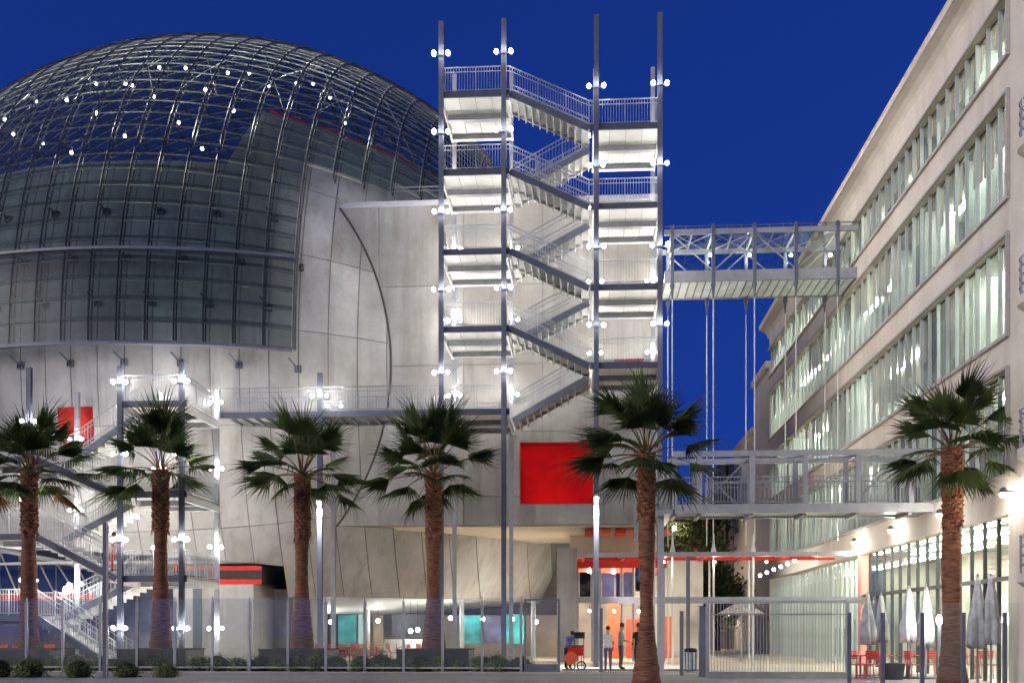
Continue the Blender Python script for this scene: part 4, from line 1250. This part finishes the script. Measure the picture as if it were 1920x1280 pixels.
FI2 = Matrix.Translation(-Vector(fr_.location))
RY = 29.4
fx2 = [PX(p, RY) for p in (1592, 1655, 1729, 1806, 1884, 1960)]
for i, x in enumerate(fx2):
    q = MB().box(x-.05, x+.05, RY-.05, RY+.05, 0, 2.02).build('post', M_steel, fr_); q.matrix_parent_inverse = FI2
    if i+1 < len(fx2):
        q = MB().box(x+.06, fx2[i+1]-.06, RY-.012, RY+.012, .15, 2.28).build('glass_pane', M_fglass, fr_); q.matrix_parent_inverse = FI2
        q = MB().box(x+.051, fx2[i+1]-.051, RY-.025, RY+.025, .05, .11).build('bottom_rail', M_steel, fr_); q.matrix_parent_inverse = FI2
gf = thing('doorway', 'open grey steel door frame at the right end of the left glass fence', 'gate', (PX(1016, FY), FY, 0))
a, b_ = PX(983, FY)-gf.location.x, PX(1050, FY)-gf.location.x
MB().box(a, a+.07, -.04, .04, 0, 2.6).build('post', M_steel, gf); MB().box(b_-.07, b_, -.04, .04, 0, 2.6).build('post', M_steel, gf)
MB().box(a, b_, -.04, .04, 2.603, 2.68).build('lintel', M_steel, gf); MB().box(a+.073, b_-.073, -.03, .03, .02, .3).build('kick_plate', M_steel, gf)
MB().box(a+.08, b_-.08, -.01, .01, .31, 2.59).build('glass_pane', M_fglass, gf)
bgate = thing('bar_gate', 'wide sliding gate of vertical bars right of the entrance', 'gate', (PX(1457, 34), 34, 0))
a, b_ = PX(1329, 34)-bgate.location.x, PX(1586, 34)-bgate.location.x
for (p0, p1, q0, q1) in ((a, b_, .02, .22), (a, b_, 2.42, 2.48), (a, b_, 2.02, 2.06)): MB().box(p0, p1, -.03, .03, q0, q1).build('rail', M_steel_l, bgate)
for xx in (a-.04, b_+.04): MB().box(xx-.05, xx+.05, -.05, .05, 0, 2.5).build('post', M_steel_l, bgate)
barm = MB().box(-.009, .009, -.009, .009, .223, 2.418).mesh('bar', M_steel_l)
nbar = 44
for i in range(nbar): link('bar', barm, bgate, loc=(a+.08+(b_-a-.16)*i/(nbar-1), -.045, 0))
lg2 = thing('gate_track', 'low dark rail with short bars along the gateway threshold', 'rail', (PX(1190, 37.9), 37.9, 0))
a, b_ = PX(1054, 37.9)-lg2.location.x, PX(1325, 37.9)-lg2.location.x
MB().box(a, b_, -.03, .03, .10, .15).build('rail', M_steel, lg2)
mb = MB()
for i in range(60): xx = a+(b_-a)*i/59; mb.box(xx-.012, xx+.012, -.012, .012, 0, .097)
mb.build('short_bars', M_steel, lg2, kind='stuff')
for (px, Y, w_, top, lab) in ((1127, FY, .12, 2.3, 'grey gate post left of the two standing people'), (1278, 36, .12, 2.15, 'grey gate post just left of the rubbish bin'),
                           (1290, 40.2, .14, PZ(1045, 40.2), 'tall slim grey pole behind the rubbish bin'), (1318, 35, .26, 2.3, 'thick grey gate post just right of the rubbish bin')):
    t = thing('gate_post', lab, 'post', (PX(px, Y), Y, 0))
    MB().box(-w_/2, w_/2, -w_/2, w_/2, .02, top).build('shaft', M_steel, t); MB().box(-w_*.8, w_*.8, -w_*.8, w_*.8, 0, .018).build('base_plate', M_dark, t)
    MB().box(-w_/2-.01, w_/2+.01, -w_/2-.01, w_/2+.01, top+.002, top+.03).build('cap', M_dark, t)
t = thing('pole', 'tall plain dark pole on the pavement among the low bushes', 'pole', (PX(197, 33), 33, 0))
MB().box(-.055, .055, -.055, .055, .02, PZ(973, 33)).build('shaft', M_dark, t); MB().box(-.14, .14, -.14, .14, 0, .018).build('base_plate', M_dark, t)
MB().box(.058, .085, -.05, .05, .02, PZ(975, 33)).build('side_strip', paint('pink_strip', (.42,.33,.36), .4), t)

t = thing('litter_bin', 'round metal rubbish bin with dark lid behind the gateway', 'bin', (PX(1295, 38.9), 38.9, 0))
MB().lathe([(.19,.02),(.21,.1),(.21,.72),(.2,.74)], 18).build('body', paint('bin_steel', (.42,.44,.47), .3, .7), t)
MB().lathe([(.235,.745),(.24,.83),(.2,.88),(.08,.9)], 18).build('lid', M_black, t)
mb = MB()
for i in range(9): aa = 6.2832*i/9; mb.box(.213*math.cos(aa)-.012, .213*math.cos(aa)+.012, .213*math.sin(aa)-.012, .213*math.sin(aa)+.012, .05, .72)
mb.build('slats', M_black, t)

# ------------------------------------------------------------------ cafe furniture
def chair_parts():
    out = {}
    out['seat'] = MB().box(-.21,.21,-.2,.2,.44,.47)
    b = MB()
    for i in range(5): b.add([(-.2,.20+.03*math.sin(0),.62+i*.055),(.2,.2,.62+i*.055),(.2,.225,.66+i*.055),(-.2,.225,.66+i*.055),(-.2,.215,.62+i*.055),(.2,.215,.62+i*.055),(.2,.24,.66+i*.055),(-.2,.24,.66+i*.055)],
                              [(0,1,2,3),(7,6,5,4),(0,4,5,1),(1,5,6,2),(2,6,7,3),(3,7,4,0)])
    b.beam((-.2,.19,.45),(-.2,.25,.9),.025,.025).beam((.2,.19,.45),(.2,.25,.9),.025,.025)
    out['backrest'] = b
    return out
cp = {k: v.mesh(k, M_redp) for k, v in chair_parts().items()}
cpo = {k: v.mesh(k, M_orange) for k, v in chair_parts().items()}
leg_me = MB().beam((0,0,.44),(.02,.02,0),.025,.025).mesh('leg', M_redp)
leg_o = MB().beam((0,0,.44),(.02,.02,0),.025,.025).mesh('leg', M_orange)
def chair(x, y, rz, label, group, orange=False):
    t = thing('cafe_chair', label, 'chair', (x, y, .004), rz, group); d = cpo if orange else cp
    for k, me in d.items(): link(k, me, t)
    for sx in (-1, 1):
        for sy in (-1, 1):
            l = link('leg', leg_o if orange else leg_me, t, loc=(sx*.18, sy*.17, 0)); l.scale = (sx, sy, 1)
def table(x, y, label, r=.38, h=.74, mat=None):
    t = thing('cafe_table', label, 'table', (x, y, .004), 0, 'cafe tables')
    MB().lathe([(r-.01, h-.03),(r,h-.015),(r-.01,h)], 24).build('table_top', mat or M_redp, t)
    MB().tube([(0,0,.03),(0,0,h-.03)], .03, 8).build('stem', M_redp, t); MB().lathe([(.22,0),(.2,.025),(.04,.04)], 16).build('foot', M_redp, t)
G1 = 'red cafe chairs behind the right fence'
CH = [(1606,34.2,.5),(1622,34.6,-1.2),(1640,33.9,2.6),(1662,34.3,1.2),(1692,34.2,-1.6),(1715,34.0,1.7),(1740,34.2,-.4),(1822,34.2,.9),(1842,34.6,-1.5),(1856,34.0,1.6)]
dsc = ['nearest the bar gate','second from the bar gate','third from the bar gate','fourth from the bar gate','fifth from the bar gate','sixth from the bar gate','closest to the right palm, left side',
       'closest to the right palm, right side','second right of the right palm','third right of the right palm','fourth right of the right palm','at the right edge']
for i, (px, Y, rz) in enumerate(CH): chair(PX(px, Y), Y, rz, 'red slatted cafe chair behind the right fence, %s' % dsc[i], G1)
for i, px in enumerate((1614, 1652, 1703, 1832)): table(PX(px, 34.6), 34.65, 'round red cafe table behind the right fence, %s from the left' % ['first','second','third','fourth'][i])
for i, px in enumerate((1676,)):
    t = thing('low_planter', 'dark round planter among the red cafe chairs on the right', 'planter', (PX(px, 33.5), 33.5, 0))
    MB().lathe([(.26,.01),(.34,.5),(.36,.52),(.33,.5)], 20).build('pot', M_planter, t, True); MB().ball((0,0,.45), .25, 10, 6, sc=(1,1,.4)).build('soil', M_treebark, t)
for i in range(13):
    px = 585 + i*19 + random.uniform(-4, 4); Y = 50.2+random.uniform(-.9, 1.6)
    chair(PX(px, Y), Y, random.uniform(0, 6), 'orange chair of the row under the sphere, %s from the left' % ORD[i], 'orange chairs under the sphere', True)
for i in range(5): table(PX(605+i*50, 50.6), 50.7, 'orange table among the chairs under the sphere, %s from the left' % ORD[i], mat=M_orange)
for i in range(5):
    px = 10+i*20; Y = 46.0
    chair(PX(px, Y), Y, random.uniform(0, 6), 'orange chair beside the lower stairs, %s from the left edge' % ORD[i], 'orange chairs by the lower stairs', True)
def umbrella(px, Y, z0, z1, label, seed, wd=.42):
    rnd = random.Random(seed); X = PX(px, Y)
    t = thing('cafe_umbrella', label, 'umbrella', (X, Y, 0), group='closed cafe umbrellas')
    MB().tube([(0,0,.05),(0,0,z1+.1)], .03, 8).build('pole', M_steel_l, t); MB().lathe([(.32,0),(.3,.06),(.05,.09)], 16).build('base', M_dark, t)
    n = 32; prof = []
    for i in range(15):
        u = i/14; prof.append((.045+wd*(u**.85)*(1-.25*max(0,(u-.8)/.2)), z1-(z1-z0)*u))
    ph = rnd.uniform(0, 6)
    mb = MB().lathe(prof[::-1], n, wob=lambda i, k: 1+.48*math.sin(k*2*math.pi*5/n+ph+.15*i)*(1-i/18)+.12*math.sin(k*2.3+i*.6))
    vs = mb.v
    mb.v = [(x, y, z-(.22*abs(math.sin(4*math.atan2(y, x)+ph)) if abs(z-z0) < .02 else 0)) for x, y, z in vs]
    mb.build('canopy', M_fabric, t, True)
for i, (px, Y, z0, z1, wd) in enumerate(((1627,36,1.25,2.75,.18),(1652,36.2,1.3,2.7,.17),(1704,34.2,1.35,2.85,.19),(1736,34,1.2,2.9,.2),(1833,30.0,1.25,3.0,.19),(1858,29.8,1.35,3.02,.18))):
    umbrella(px, Y, z0, z1, 'closed pale cloth umbrella over the right cafe chairs, %s from the left' % ORD[i], 300+i, wd)
t = thing('parasol', 'small open grey parasol beyond the bar gate', 'umbrella', (PX(1389, 52), 52, 0))
MB().add([(0,0,3.0)]+[(1.15*math.cos(k*math.pi/4+.39), 1.15*math.sin(k*math.pi/4+.39), 2.35) for k in range(8)]+[(0,0,2.95)]+[(1.1*math.cos(k*math.pi/4+.39), 1.1*math.sin(k*math.pi/4+.39), 2.34) for k in range(8)],
         [(0,1+k,1+(k+1)%8) for k in range(8)]+[(9,10+(k+1)%8,10+k) for k in range(8)]).build('canopy', M_fabric, t)
MB().tube([(0,0,0),(0,0,2.9)], .03, 8).build('pole', M_steel_l, t)
t = thing('wall_floodlight', 'bright floodlight on a slim mast just left of the right palm', 'floodlight', (PX(1761, 33.2), 33.2, 0))
MB().tube([(0,0,0),(0,0,1.75)], .05, 8).build('mast', M_steel_l, t); MB().ball((0,0,1.85), .11, 10, 8, sc=(.8,.8,1.5)).build('bulb', M_bulb, t, True)
light('mast_light', 'POINT', (0,0,1.85), 45, (.9,.95,1), .2, t)

# ------------------------------------------------------------------ people
def person(x, y, z, rz, label, joints, mats, hgt=1.75, seed=0):
    """joints: dict of overrides; mats: (skin, shirt, trousers, shoes, hair)"""
    J = {'pel': (0,0,.95), 'sp': (0,0,1.15), 'ch': (0,0,1.36), 'nk': (0,0,1.50), 'h0': (0,-.01,1.58), 'h1': (0,-.015,1.72),
         'sl': (-.17,0,1.42), 'el': (-.23,.02,1.14), 'wl': (-.22,-.06,.90), 'fl': (-.21,-.10,.80),
         'sr': (.17,0,1.42), 'er': (.23,.02,1.14), 'wr': (.22,-.06,.90), 'fr': (.21,-.10,.80),
         'hl': (-.095,0,.90), 'kl': (-.10,-.02,.50), 'al': (-.10,.02,.09), 'tl': (-.11,-.15,.035),
         'hr': (.095,0,.90), 'kr': (.10,-.02,.50), 'ar': (.10,.02,.09), 'tr': (.11,-.15,.035)}
    J.update(joints)
    rad = {'pel': (.15,.11), 'sp': (.14,.10), 'ch': (.165,.115), 'nk': (.055,.058), 'h0': (.075,.09), 'h1': (.072,.088),
           'sl': (.065,.065), 'el': (.045,.045), 'wl': (.033,.033), 'fl': (.03,.045), 'sr': (.065,.065), 'er': (.045,.045), 'wr': (.033,.033), 'fr': (.03,.045),
           'hl': (.10,.10), 'kl': (.065,.065), 'al': (.045,.05), 'tl': (.045,.035), 'hr': (.10,.10), 'kr': (.065,.065), 'ar': (.045,.05), 'tr': (.045,.035)}
    names = list(J); idx = {n: i for i, n in enumerate(names)}
    ed = [('pel','sp'),('sp','ch'),('ch','nk'),('nk','h0'),('h0','h1'),('ch','sl'),('sl','el'),('el','wl'),('wl','fl'),('ch','sr'),('sr','er'),('er','wr'),('wr','fr'),
          ('pel','hl'),('hl','kl'),('kl','al'),('al','tl'),('pel','hr'),('hr','kr'),('kr','ar'),('ar','tr')]
    k = hgt/1.80
    me = bpy.data.meshes.new('tmp'); me.from_pydata([Vector(J[n])*k for n in names], [(idx[a], idx[b]) for a, b in ed], [])
    o = bpy.data.objects.new('tmp', me); COL.objects.link(o)
    m = o.modifiers.new('s', 'SKIN'); m.use_smooth_shade = True; sd = o.modifiers.new('u', 'SUBSURF'); sd.levels = 2; sd.render_levels = 2
    for n in names:
        sv = me.skin_vertices[0].data[idx[n]]; sv.radius = (rad[n][0]*k, rad[n][1]*k); sv.use_root = (n == 'pel')
    dg = bpy.context.evaluated_depsgraph_get(); dg.update()
    bm_ = bpy.data.meshes.new_from_object(o.evaluated_get(dg))
    bpy.data.objects.remove(o)
    for q in mats[:4]: bm_.materials.append(q)
    hem = (Vector(J['pel'])*k).z - .02; nk = (Vector(J['nk'])*k).z - .03
    for p in bm_.polygons:
        c = p.center; p.use_smooth = True
        arm = min((c-Vector(J[q])*k).length for q in ('el','er','wl','wr','fl','fr')); 
        if c.z > nk: mi = 0
        elif arm < .10*k and (abs(c.x) > .16 or c.y < -.15): mi = 0
        elif c.z > hem: mi = 1
        elif c.z > min(J['al'][2], J['ar'][2])*k + .02: mi = 2
        else: mi = 3
        p.material_index = mi
    t = thing('person', label, 'person', (x, y, z), rz)
    link('body', bm_, t)
    h = Vector(J['h1'])*k
    hm = MB().ball((h.x, h.y+.022, h.z+.02), .098*k, 12, 8, sc=(.95, 1.0, 1.0)); hm.build('hair', mats[4], t, True)
    fc = Vector(J['h0'])*k
    ft = MB().ball((fc.x, fc.y-.10*k, fc.z+.055), .018, 6, 4, sc=(.8,1,1.4)); ft.build('nose', mats[0], t, True)
    return t
SK1 = paint('skin_warm', (.42,.24,.17), .6); SK2 = paint('skin_tan', (.30,.17,.11), .6)
HAIRD = paint('hair_dark', (.02,.014,.01), .6); JEAN = paint('denim', (.09,.12,.18), .8); GREYT = paint('grey_trousers', (.08,.085,.09), .8)
WHT = paint('white_shirt', (.62,.60,.54), .8); TEAL = paint('teal_shirt', (.17,.25,.25), .8); BLK = paint('black_cloth', (.012,.012,.014), .8)
PINK = paint('pink_shirt', (.45,.20,.24), .8); SHOE = paint('dark_shoes', (.06,.02,.02), .5); BLUE = paint('blue_shirt', (.12,.15,.45), .8)
person(PX(1140, 40.2), 40.2, .017, R_(180), 'person in white top and jeans standing with back turned at the gateway',
       {'er': (.24,-.10,1.14), 'wr': (.16,-.30,1.12), 'fr': (.12,-.36,1.14)}, (SK1, WHT, JEAN, SHOE, HAIRD), 1.66)
person(PX(1164, 41.0), 41.0, .017, R_(75), 'person in grey green shirt looking down at something held in both hands',
       {'el': (-.22,-.06,1.14), 'wl': (-.10,-.30,1.10), 'fl': (-.05,-.38,1.12), 'er': (.22,-.06,1.14), 'wr': (.10,-.30,1.08), 'fr': (.05,-.38,1.10), 'h0': (0,-.04,1.57), 'h1': (0,-.07,1.70)}, (SK1, TEAL, GREYT, BLK, HAIRD), 1.80)
person(PX(1197, 40.0), 40.0, .017, R_(200), 'person dressed in black standing half hidden behind the entrance palm',
       {'el': (-.28,.04,1.14), 'wl': (-.22,-.04,.92), 'fl': (-.2,-.06,.84)}, (SK2, BLK, BLK, BLK, HAIRD), 1.78)
xs0 = PX(213, SY0+.8); u_ = (xs0-xa_)/(xb_-xa_); zst = sL[1]+(sR[2]-sL[1])*u_
person(xs0, SY0+.8, zst-.02, R_(-90), 'person in pink top and red trousers walking down the lower zigzag stairs',
       {'kl': (-.1,-.16,.54), 'al': (-.1,-.05,.16), 'tl': (-.11,-.2,.12)}, (SK1, PINK, M_redp, BLK, HAIRD), 1.62)
# vendor cart with attendant
px0 = PX(1078, 40.6)
t = thing('push_cart', 'small vendor push cart with round orange sign and umbrella top', 'cart', (px0, 40.6, .017))
MB().box(-.28, .32, -.2, .2, .55, .9).build('box', M_redp, t); MB().box(-.32,.36,-.24,.24,.902,.95).build('counter', M_dark, t)
for sx in (-.15, .25):
    w1 = MB(); w1.tube([(sx+.16*math.cos(a), -.24, .17+.16*math.sin(a)) for a in [6.2832*i/16 for i in range(17)]], .028, 6)
    w1.beam((sx-.14,-.24,.17),(sx+.14,-.24,.17),.02,.02).beam((sx,-.24,.03),(sx,-.24,.31),.02,.02); w1.build('wheel', M_black, t)
    MB().beam((sx,-.22,.17),(sx,-.1,.55),.03,.03).build('leg', M_dark, t)
MB().tube([(.34,.1,.0),(.34,.1,1.45)], .015, 6).build('post', M_dark, t); MB().tube([(-.02,.1,.95),(-.02,.1,1.45)], .015, 6).build('post', M_dark, t)
MB().box(-.06,.38,-.12,.3,1.42,1.45).box(-.06,.38,.28,.3,1.2,1.42).build('canopy', M_dark, t)
d = MB().lathe([(.02,-.02),(.24,-.015),(.245,.0),(.24,.015),(.02,.02)], 24); d.v = [(x-.15, z-.3, y+.45) for x, y, z in d.v]; d.build('round_sign', M_orange, t)
person(px0-.28, 41.1, .017, R_(30), 'person in blue top bending over the vendor push cart', {'sp': (0,-.08,1.13), 'ch': (0,-.2,1.30), 'nk': (0,-.28,1.40), 'h0': (0,-.34,1.45), 'h1': (0,-.42,1.53),
       'sl': (-.17,-.2,1.34), 'sr': (.17,-.2,1.34), 'el': (-.2,-.32,1.1), 'wl': (-.12,-.5,1.0), 'fl': (-.1,-.56,.98), 'er': (.2,-.32,1.1), 'wr': (.12,-.5,1.0), 'fr': (.1,-.56,.98)}, (SK2, BLUE, BLK, BLK, HAIRD), 1.65)

# ------------------------------------------------------------------ far background
fb_ = thing('rear_building', 'dim grey building with tall pilasters and red lit panels between sphere and offices', 'building', (10, 88, 0))
RI = Matrix.Translation(-Vector(fb_.location))
def rch(o): o.matrix_parent_inverse = RI; return o
BYY = 86.0
rch(MB().box(PX(1250,BYY)-4, PX(1350,BYY)-.01, BYY+1, BYY+8, 0, PZ(965, BYY)).build('wall', paint('orange_lit_wall', (.42,.27,.18), .8), fb_))  # orange light on this facade is put into the wall colour
rch(MB().box(PX(1350,BYY), PX(1445,BYY), BYY+.6, BYY+8, 0, PZ(868, BYY)).build('wall', paint('dim_grey_wall', (.20,.17,.155), .8), fb_))
for px in (1352, 1366, 1381, 1395, 1409):
    rch(MB().box(PX(px,BYY), PX(px+9,BYY), BYY, BYY+.59, 0, PZ(872, BYY)).build('pilaster', paint('pilaster_%d' % px, (.24,.21,.19), .8), fb_))
for px, a, b_ in ((1246,968,1010),(1281,975,1015),(1322,970,1000),(1262,1018,1024),(1300,1016,1022)):
    rch(MB().box(PX(px,BYY), PX(px+(14 if b_-a > 10 else 44),BYY), BYY+.9, BYY+.99, PZ(b_,BYY), PZ(a,BYY)).build('red_panel', M_redp, fb_))
for i, (px, py) in enumerate(((1264,990),(1300,1100),(1250,1135),(1365,1150))):
    t = thing('path_lamp', '%s lamp post far behind the entrance between sphere and offices' % ['left upper','middle','lower left','right'][i], 'lamp', P(px, py, 78+i), group='far path lamps')
    MB().ball((0,0,0), .16, 8, 6).build('bulb', M_bulb, t, True); MB().tube([(0,0,-.15),(0,0,-t.location.z)], .05, 6).build('post', M_dark, t)
    light('path_light', 'POINT', (0,0,0), 260, (1,.8,.6), .18, t)
def tree(x, y, h, cr, label, seed, nl=2600):
    rnd = random.Random(seed); t = thing('tree', label, 'tree', (x, y, 0), group='trees between sphere and offices')
    tr = MB().tube([(0,0,0),(.1,0,h*.25),(-.05,.1,h*.5)], [.28,.2,.13], 8)
    cl = []
    for k in range(9):
        a = rnd.uniform(0,6.28); q = Vector((math.cos(a)*cr*rnd.uniform(.3,.8), math.sin(a)*cr*rnd.uniform(.3,.8), h*rnd.uniform(.55,.9)))
        tr.tube([(-.05,.1,h*.45), q*.6+Vector((0,0,h*.25)), q], [.09,.06,.03], 5); cl.append(q)
    tr.build('trunk', M_treebark, t, True)
    mb = MB()
    for i in range(nl):
        c = rnd.choice(cl)+Vector((rnd.gauss(0,1), rnd.gauss(0,1), rnd.gauss(0,.8)))*cr*.27
        n_ = Vector((rnd.gauss(0,1), rnd.gauss(0,1), rnd.gauss(0,1))).normalized(); tt = n_.orthogonal().normalized(); ss = n_.cross(tt); l = rnd.uniform(.12,.26)
        mb.add([c-ss*l*.4, c+tt*l, c+ss*l*.4, c-tt*l], [(0,1,2,3)])
    mb.build('crown', M_tree, t)
for i, (px, Y, h, cr) in enumerate(((1290,76,5.2,2.2),(1330,72,6.0,2.0),(1262,80,11.5,2.4),(1312,82,12.5,2.2),(1345,80,5.0,2.4),(1020,70,3.6,1.8))):
    tree(PX(px,Y), Y, h, cr, ['short leafy tree behind the entrance, left of the tall slim pole','leafy tree behind the entrance, right of the tall slim pole','taller tree seen through the footbridge at its left end','taller dark tree seen through the footbridge middle','bushy tree before the grey pilasters','small dark tree beyond the space under the sphere'][i], 400+i)
